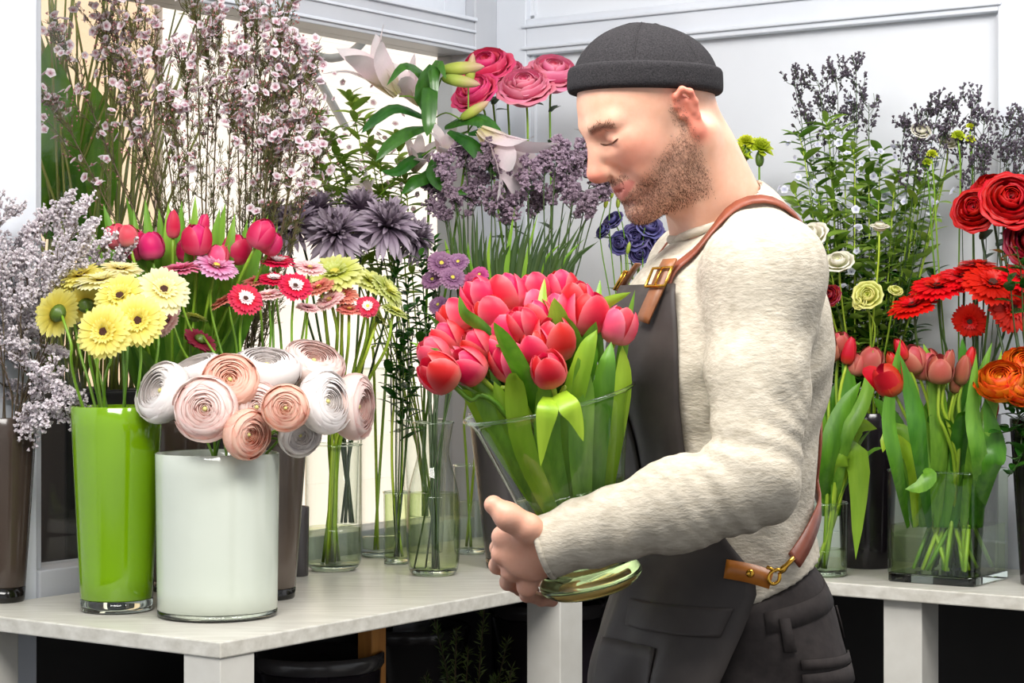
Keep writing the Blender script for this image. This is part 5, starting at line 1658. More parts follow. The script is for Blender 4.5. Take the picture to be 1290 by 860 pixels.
def head_shapes(F):
    e = lambda c, r, k=0.012: F.put(hell(H(*c), r, HR), k)
    e((-.009, 0, .030), (.098, .077, .092))                       # skull
    e((.030, 0, -.020), (.062, .062, .092), .03)                  # face
    for s in (-1, 1):
        F.put(hcone(H(-.012, .056 * s, -.048), H(.060, .022 * s, -.098), .018, .016), .03)       # jaw
        e((.050, .040 * s, -.022), (.030, .026, .034), .02)       # cheek
        e((.062, .036 * s, -.006), (.018, .020, .012), .016)      # cheekbone under the eye
        F.put(hcone(H(.083, .012 * s, .027), H(.068, .044 * s, .028), .011, .010), .014)  # brow
        F.put(hell(H(.100, .031 * s, .010), (.021, .024, .015), HR), .012, True)    # eye socket
        e((.0715, .031 * s, .0085), (.0135, .0165, .0125), .003)    # closed lid over the eye
        F.put(hcone(H(.0835, .020 * s, -.002), H(.0760, .044 * s, -.001), .0035, .003), .004)    # pouch under the eye
        F.put(hcone(H(.080, .044 * s, .003), H(.066, .054 * s, .006), .004, .003), .008)         # smile creases
        e((.088, .012 * s, -.036), (.011, .009, .009), .006)      # nostril wing
        F.put(hcone(H(.094, .018 * s, -.036), H(.078, .030 * s, -.064), .0045, .003), .012, True)  # nasolabial fold
        F.put(hball(H(.068, .041 * s, -.055), .006), .008, True)   # mouth corner
        e((.060, .044 * s, -.052), (.016, .012, .016), .012)      # smile fold
    F.put(hcone(H(.080, 0, .026), H(.112, 0, -.026), .0085, .0105), .014)   # nose bridge to tip
    F.put(hball(H(.108, 0, -.030), .0115), .008)
    F.put(hcone(H(.100, 0, -.036), H(.086, 0, -.044), .007, .006), .008)    # underside of the nose
    for s in (-1, 1): F.put(hball(H(.098, .0075 * s, -.043), .0042), .003, True)
    F.put(hell(H(.070, 0, -.064), (.024, .034, .026), HR), .014)            # muzzle
    for s in (-1, 1):
        F.put(hcone(H(.0918, 0, -.0575), H(.070, .034 * s, -.0555), .0046, .0022), .005)   # upper lip
        F.put(hcone(H(.0885, 0, -.0750), H(.069, .032 * s, -.0620), .0056, .0024), .005)    # lower lip
        F.put(hcone(H(.0975, 0, -.0660), H(.070, .038 * s, -.0565), .0027, .0016), .002, True)   # mouth slit
    F.put(hell(H(.074, 0, -.104), (.022, .024, .019), HR), .016)            # chin
    F.put(hcone(H(.094, -.012, -.087), H(.094, .012, -.087), .004), .008, True)
    F.put(hell(H(.02, 0, -.085), (.05, .04, .022), HR), .03)                # under the jaw
    # ears
    for s in (-1, 1):
        rim = [(-.010, .076, -.018), (-.016, .082, .000), (-.022, .087, .020), (-.020, .090, .036), (-.008, .088, .045), (.006, .083, .040), (.011, .079, .026), (.009, .077, .012)]
        rim = [(a * .72 - .014, b * s * .985, c * .94 - .018) for a, b, c in rim]
        F.put(hell(H(-.017, .078 * s, -.004), (.0115, .006, .025), HR), .006)
        for p, q in zip(rim[:-1], rim[1:]): F.put(hcone(H(*p), H(*q), .0042, .0040), .004)
        F.put(hell(H(-.015, .078 * s, -.034), (.007, .005, .010), HR), .008)  # lobe
        F.put(hell(H(-.014, .089 * s, -.004), (.006, .007, .013), HR), .005, True)   # concha
        F.put(hcone(H(-.021, .083 * s, -.010), H(-.020, .085 * s, .008), .003, .0028), .004)  # antihelix
        F.put(hball(H(-.006, .079 * s, -.009), .0038), .004)                    # tragus
    # neck
    F.put(hcone(NECK1, NECK0, .055, .062), .03)
    F.put(hcone(H(-.046, 0, -.01), B(-.050, 0, 1.51), .040, .046), .025)
    for s in (-1, 1):
        F.put(hcone(H(-.035, .055 * s, -.045), B(.035, .03 * s, 1.47), .018, .014), .025)     # neck muscle
    F.put(hball(H(.015, 0, -.125), .012), .03)


def finger(F, pts, r0, r1, k=0.004):
    n = len(pts)
    for i in range(n - 1):
        ra = r0 + (r1 - r0) * i / (n - 1)
        rb = r0 + (r1 - r0) * (i + 1) / (n - 1)
        F.put(cone(pts[i], pts[i + 1], ra, rb), k)
        if 0 < i: F.put(ball(pts[i], ra * 1.06), k)


def left_hand(F):
    w = WR_L
    kn = [Wn(634, 676, 2.560), Wn(632, 698, 2.565), Wn(644, 720, 2.572), Wn(664, 739, 2.580)]
    F.put(cone(w + np.array([.03, 0, 0.003]), w, .030, .027), .01)
    F.put(ell((w + np.array(Wn(650, 704, 2.565))) / 2, (.040, .017, .034)), .02)
    for a, b in zip(kn, (.003, .003, .003, .003)):
        F.put(cone(w + (a - w) * .15, a, .0165, .0108), .010)
    # fingers fold round the far side of the glass
    mid = [Wn(628, 690, 2.600), Wn(627, 712, 2.606), Wn(640, 733, 2.612), Wn(664, 749, 2.612)]
    tip = [Wn(646, 700, 2.650), Wn(644, 721, 2.656), Wn(656, 741, 2.660), Wn(682, 755, 2.650)]
    end = [Wn(662, 704, 2.668), Wn(660, 725, 2.674), Wn(672, 745, 2.676), Wn(696, 757, 2.664)]
    for i in range(4):
        F.put(ball(kn[i], .0128), .006)
        finger(F, [kn[i], mid[i], tip[i], end[i]], (.0112, .0114, .0108, .0096)[i], (.0085, .0088, .0084, .0075)[i], .003)
    # thumb lies up along the glass
    finger(F, [Wn(686, 684, 2.535), Wn(664, 665, 2.522), Wn(641, 651, 2.516), Wn(623, 637, 2.520)], .0150, .0112, .014)
    F.put(cone(Wn(668, 676, 2.535), kn[0], .013, .010), .012)            # web
    F.put(ball(Wn(621, 635, 2.521), .0108), .004)


def right_hand(F):
    w = WR_R
    F.put(cone(w, w + np.array([-.02, -.01, 0]), .027, .026), .01)
    kn = [w + np.array([-.07, -.020, .028]), w + np.array([-.075, -.02, .006]), w + np.array([-.073, -.02, -.015]), w + np.array([-.066, -.018, -.034])]
    for i, a in enumerate(kn):
        F.put(cone(w + (a - w) * .2, a, .017, .012), .014)
        finger(F, [a, a + np.array([-.038, -.012, -.004]), a + np.array([-.060, -.028, -.007])], .0108, .0085, .003)
    finger(F, [w + np.array([-.02, -.01, .015]), w + np.array([-.045, -.025, .045]), w + np.array([-.062, -.035, .065])], .016, .010, .006)


def torso_shapes(F, o=0.0, low=0.95):
    """torso and arms; o grows every shape outward (cloth over skin)"""
    e = lambda c, r, k=.05: F.put(ell(B(*c), np.array(r) + o, BR), k)
    e((.000, 0, 1.325), (.112, .165, .20))
    e((.030, 0, 1.365), (.100, .140, .13))
    e((-.035, 0, 1.390), (.095, .160, .14))
    e((.000, 0, 1.16), (.105, .148, .17))
    e((-.010, 0, 1.04), (.112, .155, .13))
    if low < 1.0: e((-.015, 0, .95), (.118, .165, .12))
    F.put(cone(B(-.03, 0, 1.515), B(-.02, .150, 1.482), .052 + o, .046 + o), .04)
    F.put(cone(B(-.03, 0, 1.515), B(-.02, -.150, 1.482), .052 + o, .046 + o), .04)
    for s, e_, w in ((SH_L, EL_L, WR_L), (SH_R, EL_R, WR_R)):
        F.put(ball(s, .058 + o), .05)
        m = s * .5 + e_ * .5
        F.put(cone(s, m, .056 + o, .050 + o), .035)
        F.put(cone(m, e_, .050 + o, .042 + o), .02)
        q = e_ * .65 + w * .35
        F.put(cone(e_, q, .043 + o, .043 + o), .022)
        F.put(cone(q, w, .043 + o, .029 + o), .02)


man = empty('person', (float(BO[0]), float(BO[1]), 0), 'man in a charcoal beanie, cream knit shirt and dark apron hugging a vase of tulips', 'person')
MO = Vector(man.location)


def field_obj(name, parts, mat, parent, attrs=None):
    """parts: list of (V, F)"""
    Vs, Fs, n = [], [], 0
    for V, Fq in parts:
        Vs.append(V); Fs.append(Fq + n); n += len(V)
    V, Fq = np.concatenate(Vs), np.concatenate(Fs)
    me = bpy.data.meshes.new(name)
    me.from_pydata((V - np.array(MO)).tolist(), [], Fq.tolist())
    me.polygons.foreach_set('use_smooth', [True] * len(me.polygons))
    if attrs:
        for an, fn in attrs.items():
            at = me.attributes.new(an, 'FLOAT', 'POINT')
            at.data.foreach_set('value', fn(V).astype(np.float32))
    me.materials.append(mat)
    me.update()
    o = bpy.data.objects.new(name, me)
    return link(o, parent)


def smooth01(x, a, b):
    t = np.clip((x - a) / (b - a), 0, 1)
    return t * t * (3 - 2 * t)


def beard_mask(V):
    q = (V - HC) @ HR / HS
    f, l, u = q[:, 0], np.abs(q[:, 1]), q[:, 2]
    line = -.030 - .50 * np.clip(f - .02, 0, .07) + .30 * np.clip(.012 - f, 0, .02) * 3       # upper edge of the beard on the cheek
    m = smooth01(line - u, -.010, .014) * smooth01(f, -.020, .002) * smooth01(u, -.135, -.112)
    mou = smooth01(f, .066, .078) * smooth01(-u, .040, .047) * smooth01(.034 - l, 0, .012) * (u > -.14)
    m = np.maximum(m, mou)
    side = smooth01(f, -.016, -.006) * smooth01(.012 - f, 0, .012) * smooth01(.030 - u, 0, .03) * (l > .05) * (u > -.06) * .55
    m = np.maximum(m, side)
    lip = lip_mask(V)
    m = m * (1 - lip)
    d = np.linalg.norm(V - HC, axis=1)
    return np.where(d < .2, m, 0)


def lip_mask(V):
    q = (V - HC) @ HR / HS
    f, l, u = q[:, 0], np.abs(q[:, 1]), q[:, 2]
    c = -.0665 + .24 * l
    w = .0115 * np.sqrt(np.clip(1 - (l / .036) ** 2, 0, 1))
    return smooth01(w - np.abs(u - c), -.001, .002) * (f > .064)


def brow_mask(V):
    q = (V - HC) @ HR / HS
    f, l, u = q[:, 0], np.abs(q[:, 1]), q[:, 2]
    c = .0275 + .10 * np.clip(l - .014, 0, .02) - .35 * np.clip(l - .036, 0, .03)
    return smooth01(.0052 - np.abs(u - c), -.002, .003) * smooth01(l, .010, .016) * smooth01(.056 - l, 0, .008) * (f > .03)


def flush_mask(V):
    q = (V - HC) @ HR / HS
    f, l, u = q[:, 0], np.abs(q[:, 1]), q[:, 2]
    ear = smooth01(l, .074, .082) * (f < .02)
    nose = smooth01(f, .098, .11) * (u > -.06)
    cheek = np.exp(-((f - .06) ** 2 + (u + .02) ** 2 + (l - .05) ** 2) / .0009) * .7
    d = np.linalg.norm(V - HC, axis=1)
    hand = np.where(d > .3, .18, 0)
    return np.maximum(np.maximum(ear * .9, nose * .7), np.maximum(cheek, hand))


def skin_material():
    m, nt, p = new_mat('skin')
    def at(n):
        a = nt.nodes.new('ShaderNodeAttribute'); a.attribute_name = n
        return a.outputs['Fac']
    n1 = noise(nt, 35, 4)
    base = ramp(nt, n1.outputs['Fac'], [(.3, lin(232, 184, 158)), (.7, lin(222, 166, 138))])
    c = mixc(nt, at('flush'), base, lin(222, 128, 106))
    n2 = noise(nt, 420, 3)
    st = nt.nodes.new('ShaderNodeMapRange'); nt.links.new(n2.outputs['Fac'], st.inputs['Value'])
    st.inputs['From Min'].default_value, st.inputs['From Max'].default_value = .35, .65
    st.inputs['To Min'].default_value, st.inputs['To Max'].default_value = .15, .62
    mu = nt.nodes.new('ShaderNodeMath'); mu.operation = 'MULTIPLY'
    nt.links.new(st.outputs[0], mu.inputs[0]); nt.links.new(at('beard'), mu.inputs[1])
    c = mixc(nt, mu.outputs[0], c, lin(112, 66, 42))
    c = mixc(nt, at('lip'), c, lin(200, 124, 110))
    mu2 = nt.nodes.new('ShaderNodeMath'); mu2.operation = 'MULTIPLY'
    nt.links.new(at('brow'), mu2.inputs[0]); mu2.inputs[1].default_value = .72
    c = mixc(nt, mu2.outputs[0], c, lin(110, 72, 50))
    nt.links.new(c, p.inputs['Base Color'])
    p.inputs['Roughness'].default_value = .48
    p.inputs['Subsurface Weight'].default_value = .12
    p.inputs['Subsurface Radius'].default_value = (.01, .004, .002)
    p.inputs['Subsurface Scale'].default_value = .6
    bump(nt, p, n2.outputs['Fac'], .12, .001)
    return m


M['skin'] = skin_material()


def knit_material():
    m, nt, p = new_mat('cream_knit')
    n = noise(nt, 60, 4, stretch=(1, 1, 2.6))
    nt.links.new(ramp(nt, n.outputs['Fac'], [(.3, lin(178, 168, 150)), (.65, lin(204, 195, 178))]), p.inputs['Base Color'])
    p.inputs['Roughness'].default_value = .92
    p.inputs['Specular IOR Level'].default_value = .15
    n2 = noise(nt, 150, 3, stretch=(1, 1, 2.2))
    ad = nt.nodes.new('ShaderNodeMath'); ad.operation = 'ADD'
    nt.links.new(n.outputs['Fac'], ad.inputs[0]); nt.links.new(n2.outputs['Fac'], ad.inputs[1])
    bump(nt, p, ad.outputs[0], .4, .0025)
    return m


M['knit'] = knit_material()
M['felt'] = plain('charcoal_felt', lin(62, 60, 62), lin(38, 37, 39), scale=520, rough=.95, bmp=.6, bdist=.002, spec=.1)
M['apron'] = plain('apron_cloth', lin(60, 53, 49), lin(44, 38, 36), scale=14, rough=.6, bmp=.3, bdist=.004, spec=.4)
M['trouser'] = plain('trouser_cloth', lin(54, 48, 46), lin(42, 37, 36), scale=60, rough=.8, bmp=.25, spec=.2)
M['leather'] = plain('tan_leather', lin(150, 96, 58), lin(122, 74, 42), scale=40, rough=.45, bmp=.2)
M['leather_tab'] = plain('cognac_leather', lin(182, 110, 34), lin(158, 90, 24), scale=40, rough=.4, bmp=.2)
M['leather_red'] = plain('chestnut_leather', lin(142, 72, 46), lin(116, 54, 34), scale=40, rough=.45, bmp=.2)
M['brass'] = plain('brass', lin(216, 168, 70), lin(190, 140, 50), scale=30, rough=.25, metal=1)
M['shoe'] = plain('shoe_leather', lin(40, 34, 30), lin(28, 24, 22), scale=30, rough=.4)

# skin
FH = Field(H(0, 0, 0) - np.array([.19, .16, .21]), H(0, 0, 0) + np.array([.22, .18, .16]), .0024)
head_shapes(FH)
FHL = Field(WR_L - np.array([.11, .06, .10]), WR_L + np.array([.06, .17, .09]), .0024)
left_hand(FHL)
FHR = Field(WR_R - np.array([.17, .09, .09]), WR_R + np.array([.06, .07, .11]), .004)
right_hand(FHR)
FB = Field(B(0, 0, 0) + np.array([-.62, -.42, 0]), B(0, 0, 1.58) + np.array([.36, .42, 0]), .012)
torso_shapes(FB, 0.0)
for s in (-1, 1):
    hip, knee, ank = B(-.015, .088 * s, .94), B(.01, .095 * s, .50), B(-.02, .10 * s, .08)
    FB.put(cone(hip, knee, .078, .056), .04); FB.put(cone(knee, ank, .054, .036), .02)
    FB.put(cone(ank, B(.13, .115 * s, .03), .036, .028), .02)
attrs = dict(beard=beard_mask, lip=lip_mask, brow=brow_mask, flush=flush_mask)
FH_MESH = FH.mesh()
field_obj('body', [FH_MESH, FHL.mesh(), FHR.mesh(), FB.mesh()], M['skin'], man, attrs)

# lashes, eyebrows and stubble
M['hair'] = plain('brown_hair', lin(108, 66, 42), lin(78, 46, 30), scale=90, rough=.6)


def on_skin(P, off=0.0, it=5):
    P = np.array(P, float)
    for _ in range(it):
        P = P - FH.normal(P) * (FH.sample(P)[..., None] - off)
    return P


for s in (-1, 1):
    ls = np.linspace(.0150, .0520, 11)
    P = on_skin([H(.090 - .25 * (l - .0165), l * s, .0022 + .22 * (l - .033) ** 2 / .016 - .03 * (l - .033)) for l in ls], .0004)
    MB().tube([Vector(p) for p in P], [.0004] + [.0011] * 9 + [.0005], 5).build('eyelash', M['hair'], man, base=MO)
M['tooth'] = plain('tooth', lin(236, 230, 220), lin(226, 218, 206), scale=50, rough=.25)
MB().tube([Vector(H(.070, -.026, -.0605)), Vector(H(.0815, -.014, -.0635)), Vector(H(.0860, 0, -.0648)), Vector(H(.0815, .014, -.0635)), Vector(H(.070, .026, -.0605))], .0038, 8).build('teeth', M['tooth'], man, base=MO)
rs_ = np.random.RandomState(5)
Vh, Fh = FH_MESH
q_ = (Vh - HC) @ HR / HS
bmask, wmask = beard_mask(Vh), brow_mask(Vh)
Nh = FH.normal(Vh)
for nm, mask, cnt, ln, w in (('beard', bmask ** 1.6, 6500, .0030, .00034), ('eyebrows', wmask, 900, .0075, .00042)):
    pr = mask / mask.sum()
    idx = rs_.choice(len(Vh), cnt, p=pr)
    P = Vh[idx] + rs_.normal(0, .0011, (cnt, 3))
    P = on_skin(P, 0, 2)
    N = FH.normal(P)
    dn = (-hu * .75 + hf * .15) if nm == 'beard' else (-hf * .8 + hu * .25)
    D = N * (.55 if nm == 'beard' else .25) + dn + rs_.normal(0, .25, (cnt, 3))
    D /= np.linalg.norm(D, axis=1, keepdims=True)
    S = np.cross(D, N); S /= np.maximum(np.linalg.norm(S, axis=1, keepdims=True), 1e-6)
    L_ = (ln * rs_.uniform(.6, 1.2, cnt))[:, None]
    vv = np.stack([P - S * w, P + S * w, P + D * L_], 1).reshape(-1, 3)
    o = MB().add([Vector(p) for p in vv], [(3 * i, 3 * i + 1, 3 * i + 2) for i in range(cnt)]).build(nm, M['hair'], man, base=MO)
    o['kind'] = 'stuff'

# shirt
FS = Field(B(0, 0, .98) + np.array([-.47, -.40, 0]), B(0, 0, 1.60) + np.array([.32, .42, 0]), .005)
torso_shapes(FS, .011, 1.0)
FS.put(cone(B(-.03, 0, 1.52), B(-.02, 0, 1.545), .070, .066), .03)
# folds: creases at the elbow, the armpit and a soft drape
ax = [FS.lo[i] + FS.h * np.arange(FS.n[i]) for i in range(3)]
PX = np.stack(np.meshgrid(*ax, indexing='ij'), -1).astype(np.float32)
de = np.linalg.norm(PX - EL_L, axis=-1)
dirf = (WR_L - EL_L) / np.linalg.norm(WR_L - EL_L)
diru = (SH_L - EL_L) / np.linalg.norm(SH_L - EL_L)
w1 = np.exp(-(de / .10) ** 2)
FS.d += (.0026 * w1 * np.sin(((PX - EL_L) @ (dirf * .75 - diru * .65)) * 190 + 4 * np.sin(PX[..., 0] * 26 + PX[..., 2] * 19) + 2 * np.sin(PX[..., 2] * 47))).astype(np.float32)
tf = ((PX - EL_L) @ dirf)
wf = np.exp(-(np.linalg.norm(PX - (EL_L + dirf * .20), axis=-1) / .11) ** 2)
FS.d += (.0018 * wf * np.sin(tf * 150 + PX[..., 2] * 60)).astype(np.float32)
da = np.linalg.norm(PX - B(-.03, .15, 1.33), axis=-1)
FS.d += (.004 * np.exp(-(da / .10) ** 2) * np.sin(((PX - B(0, 0, 1.3)) @ (BF * .6 + BZ * .8)) * 120)).astype(np.float32)
FS.d += (.0025 * np.sin(PX[..., 2] * 38 + 3 * np.sin(PX[..., 0] * 21)) * np.sin(PX[..., 0] * 33 + PX[..., 1] * 17)).astype(np.float32)
# hem: cut along a slanted plane, low at the back
hem = 1.058 + .40 * np.clip((PX - BO) @ (-BF), -.1, .12)
FS.d = np.maximum(FS.d, np.where(np.linalg.norm(PX - WR_L, axis=-1) > .25, hem - PX[..., 2], -1).astype(np.float32))
# cuffs: the sleeve ends square at the wrist
for w, e_ in ((WR_L, EL_L), (WR_R, EL_R)):
    dd = (w - e_) / np.linalg.norm(w - e_)
    near = np.linalg.norm(PX - w, axis=-1) < .12
    FS.d = np.where(near, np.maximum(FS.d, ((PX - (w + dd * .006)) @ dd).astype(np.float32)), FS.d)
# neck hole
hole = FH.sample(PX)
inh = np.all((PX > FH.lo + .004) & (PX < FH.lo + FH.h * (FH.n - 2)), axis=-1)
FS.d = np.where(inh & (PX[..., 2] > 1.535 + .17 * ((PX - BO) @ (-BF))), np.maximum(FS.d, -(hole - .003).astype(np.float32)), FS.d)
shirt = field_obj('shirt', [FS.mesh()], M['knit'], man)
shirt['label'] = 'cream knit long-sleeved shirt'
del PX, de, w1, tf, wf, da, hem, hole, inh


def ring_on(center, axis, rx, r, name, mat, parent, n=28):
    R = frame(Vector(axis))
    pts = [Vector(center) + R @ Vector((math.cos(2 * PI * k / n) * rx, math.sin(2 * PI * k / n) * rx, 0)) for k in range(n + 1)]
    return MB().tube(pts, r, 8, False).build(name, mat, parent, base=MO)


nk = []
for k in range(41):
    a_ = 2 * PI * k / 40
    z_ = 1.552 - .030 * math.cos(a_)
    c_ = B(-.012, 0, z_)
    d_ = BF * math.cos(a_) + BL * math.sin(a_)
    P_ = c_ + np.linspace(.02, .12, 101)[:, None] * d_
    i_ = int(np.argmax(FH.sample(P_) > .003))
    nk.append(Vector(P_[i_]))
nk[-1] = nk[0]
for _ in range(3): nk = [(nk[i - 1] + nk[i] * 2 + nk[(i + 1) % 40]) / 4 for i in range(40)]; nk.append(nk[0])
MB().tube(nk, .0062, 8, False).build('collar', M['knit'], shirt, base=MO)
dd = (WR_L - EL_L) / np.linalg.norm(WR_L - EL_L)
ring_on(WR_L + dd * .004, dd, .0375, .0042, 'cuff', M['knit'], shirt)

# trousers
FT = Field(B(0, 0, .05) + np.array([-.30, -.32, 0]), B(0, 0, 1.13) + np.array([.30, .32, 0]), .008)
for c, r in (((-.010, 0, 1.03), (.128, .172, .12)), ((-.020, 0, .95), (.135, .182, .13)), ((-.055, .075, .93), (.085, .09, .10)), ((-.055, -.075, .93), (.085, .09, .10))):
    FT.put(ell(B(*c), r, BR), .05)
for s in (-1, 1):
    FT.put(cone(B(-.02, .09 * s, .93), B(.01, .10 * s, .5), .098, .082), .04)
    FT.put(cone(B(.01, .10 * s, .5), B(-.02, .105 * s, .10), .082, .068), .03)
ax = [FT.lo[i] + FT.h * np.arange(FT.n[i]) for i in range(3)]
PX = np.stack(np.meshgrid(*ax, indexing='ij'), -1)
top = 1.062 + .36 * np.clip((PX - BO) @ (-BF), -.1, .12)
FT.d = np.maximum(FT.d, (PX[..., 2] - top)).astype(np.float32)
FT.d += (.002 * np.sin(PX[..., 2] * 60 + PX[..., 0] * 40)).astype(np.float32)
trousers = field_obj('trousers', [FT.mesh()], M['trouser'], man)
trousers['label'] = 'dark brown trousers'
for s in (-1, 1):
    mb = MB()
    v, f = lathe(prof([(.001, 0), (.05, .002), (.055, .03), (.045, .07), (.03, .10)], 12), 20)
    c = B(.03, .11 * s, 0)
    mb.add([Vector(c) + Vector(BF) * p.x * 2.4 + Vector(BL) * p.y * .9 + Vector((0, 0, p.z * (1 - .5 * max(0, p.x / .055)))) for p in v], f)
    mb.build('shoe', M['shoe'], man, base=MO)

# outer surface of everything worn so far, for the apron and straps to lie on
FO = Field(B(0, 0, .55) + np.array([-.34, -.36, 0]), B(0, 0, 1.62) + np.array([.32, .36, 0]), .008)
gx = [FO.lo[i] + FO.h * np.arange(FO.n[i]) for i in range(3)]
PX = np.stack(np.meshgrid(*gx, indexing='ij'), -1)
FO2 = Field(FO.lo, FO.lo + FO.h * (FO.n - 1), .008)
e_ = lambda c, r, k=.05: FO2.put(ell(B(*c), np.array(r) + .011, BR), k)
for c, r in (((.000, 0, 1.325), (.112, .165, .20)), ((.030, 0, 1.365), (.100, .140, .13)), ((-.035, 0, 1.390), (.095, .160, .14)), ((.000, 0, 1.16), (.105, .148, .17)), ((-.010, 0, 1.04), (.117, .16, .13)), ((-.015, 0, .95), (.126, .172, .13))):
    e_(c, r)
for s in (-1, 1):
    FO2.put(cone(B(-.03, 0, 1.515), B(-.02, .150 * s, 1.482), .063, .057), .04)
    FO2.put(ball((SH_L, SH_R)[s < 0], .069), .05)
    FO2.put(cone(B(-.02, .09 * s, .93), B(.01, .10 * s, .5), .104, .09), .04)
FO2.put(cone(B(-.03, 0, 1.52), B(-.02, 0, 1.545), .070, .066), .03)


def on_body(phi, z, off=.006):
    """outermost point of the clothes seen from the body axis at angle phi (0 front, + his left)"""
    d = BF * math.cos(phi) + BL * math.sin(phi)
    r = np.linspace(.33, .03, 151)
    P = BO + d[None] * r[:, None] + BZ * z
    s = FO2.sample(P)
    i = np.argmax(s < off)
    if s[i] >= off: return BO + d * .1 + BZ * z
    if i == 0: return P[0]
    t = (s[i - 1] - off) / max(s[i - 1] - s[i], 1e-9)
    return P[i - 1] * (1 - t) + P[i] * t


def edge_phi(z):
    return math.radians(float(np.interp(z, [.55, .86, 1.00, 1.075, 1.10, 1.13, 1.18, 1.25, 1.32, 1.42, 1.485], [66, 70, 80, 88, 86, 78, 66, 58, 55, 53, 50])))


def apron_sheet(zs, phis, off, extra=None):
    V = []
    for z in zs:
        row = []
        for q in phis:
            p = on_body(q * edge_phi(z), z, off)
            if extra: p = p + extra(q, z)
            row.append(p)
        V.append(row)
    return V


def sheet_mesh(V, thick):
    nz, nq = len(V), len(V[0])
    A = np.array(V)
    du = np.gradient(A, axis=1); dv = np.gradient(A, axis=0)
    N = np.cross(du, dv); N /= np.maximum(np.linalg.norm(N, axis=-1, keepdims=True), 1e-9)
    c = BO + BZ * A[..., 2:3]
    sg = np.sign(np.sum(N * (A - c), -1, keepdims=True)); N *= np.where(sg == 0, 1, sg)
    Bk = A - N * thick
    v = [Vector(p) for p in A.reshape(-1, 3)] + [Vector(p) for p in Bk.reshape(-1, 3)]
    n = nz * nq
    f = []
    for i in range(nz - 1):
        for j in range(nq - 1):
            q = i * nq + j
            f.append((q, q + 1, q + nq + 1, q + nq)); f.append((n + q, n + q + nq, n + q + nq + 1, n + q + 1))
    for j in range(nq - 1):
        f.append((j, n + j, n + j + 1, j + 1)); q = (nz - 1) * nq + j; f.append((q, q + 1, n + q + 1, n + q))
    for i in range(nz - 1):
        q = i * nq; f.append((q, q + nq, n + q + nq, n + q)); q = i * nq + nq - 1; f.append((q, n + q, n + q + nq, q + nq))
    return v, f


def hang(q, z):
    """below the belly the apron swings forward and ripples"""
    a = max(0.0, 1.10 - z)
    fwd = min(.10, a * .22) * (1 - .5 * q * q)
    rip = .012 * min(1, a * 5) * math.sin(q * 9 + z * 7) + .004 * math.sin(q * 5 + z * 23) + .003 * math.sin(q * 17 - z * 31) * min(1, .4 + a * 4)
    return BF * (fwd + rip) + BL * q * a * .03


zs = [.56 + (1.462 - .56) * i / 60 for i in range(61)]
qs = [-1 + 2 * i / 40 for i in range(41)]
v, f = sheet_mesh(apron_sheet(zs, qs, .009, hang), .0022)
apron = MB().add(v, f).build('apron', M['apron'], man, base=MO)
apron['label'] = 'dark charcoal bib apron'


def patch(name, z0, z1, q0, q1, off, mat, nz=10, nq=12, parent=None):
    v, f = sheet_mesh(apron_sheet([z0 + (z1 - z0) * i / nz for i in range(nz + 1)], [q0 + (q1 - q0) * i / nq for i in range(nq + 1)], off, hang), .002)
    return MB().add(v, f).build(name, mat, parent or apron, base=MO)


patch('pocket', .80, 1.00, .05, .62, .0125, M['apron'])
patch('waist_tie', 1.02, 1.055, .28, .93, .0135, M['apron'])
patch('bib_pocket', 1.20, 1.34, -.55, .35, .0125, M['apron'])


def strap(name, pts, width, mat, parent, thick=.003, off=.004, n=26, snap=True):
    """a leather strip lying on the clothes"""
    P = np.array([list(p) for p in catmull([Vector(p) for p in pts], n)])
    if snap:
        for it in range(6):
            s = FO2.sample(P)[:, None]
            P = P - FO2.normal(P) * (s - off)
    N = FO2.normal(P)
    T = np.gradient(P, axis=0); T /= np.linalg.norm(T, axis=1, keepdims=True)
    S = np.cross(T, N); S /= np.maximum(np.linalg.norm(S, axis=1, keepdims=True), 1e-9)
    v, f = [], []
    for i in range(len(P)):
        for a, b in ((-1, 0), (1, 0), (1, 1), (-1, 1)):
            v.append(Vector(P[i] + S[i] * a * width / 2 + N[i] * b * thick))
    m = len(P)
    for i in range(m - 1):
        for k in range(4):
            f.append((i * 4 + k, i * 4 + (k + 1) % 4, (i + 1) * 4 + (k + 1) % 4, (i + 1) * 4 + k))
    f += [(3, 2, 1, 0), ((m - 1) * 4, (m - 1) * 4 + 1, (m - 1) * 4 + 2, (m - 1) * 4 + 3)]
    return MB().add(v, f).build(name, mat, parent, base=MO), P, N, T, S


def buckle(P, N, T, S, w, h, parent):
    pts = []
    for a, b in ((-1, -1), (1, -1), (1, 1), (-1, 1), (-1, -1)):
        pts.append(Vector(P + S * a * w / 2 + T * b * h / 2 + N * .006))
    o = MB().tube(pts, .0022, 6, False).build('buckle', M['brass'], parent, base=MO)
    MB().tube([Vector(P - T * h / 2 + N * .007), Vector(P + T * h / 2 + N * .007)], .0016, 6).build('buckle_pin', M['brass'], o, base=MO)
    return o


QS = .84
bibL, bibR = on_body(QS * edge_phi(1.44), 1.44, .012), on_body(-QS * edge_phi(1.44), 1.44, .012)
for nm, b, sd in (('near', bibL, 1), ('far', bibR, -1)):
    pts = [b, on_body(QS * edge_phi(1.47) * sd, 1.475), B(.075, .098 * sd, 1.525), B(.02, .092 * sd, 1.572), B(-.06, .075 * sd, 1.575), B(-.115, .03 * sd, 1.50), B(-.13, -.04 * sd, 1.38)]
    so, P, N, T, S = strap('shoulder_strap', pts, .016, M['leather_red'], man, off=.004, thick=.002)
    st, P2, N2, T2, S2 = strap('strap_tab', [on_body((QS - .16) * edge_phi(1.41) * sd, 1.412, .012), on_body((QS - .06) * edge_phi(1.45) * sd, 1.45, .012), on_body(QS * edge_phi(1.485) * sd, 1.492, .012)], .024, M['leather'], man, off=.013, n=10)
    buckle(P2[7], N2[7], T2[7], S2[7], .034, .028, st)

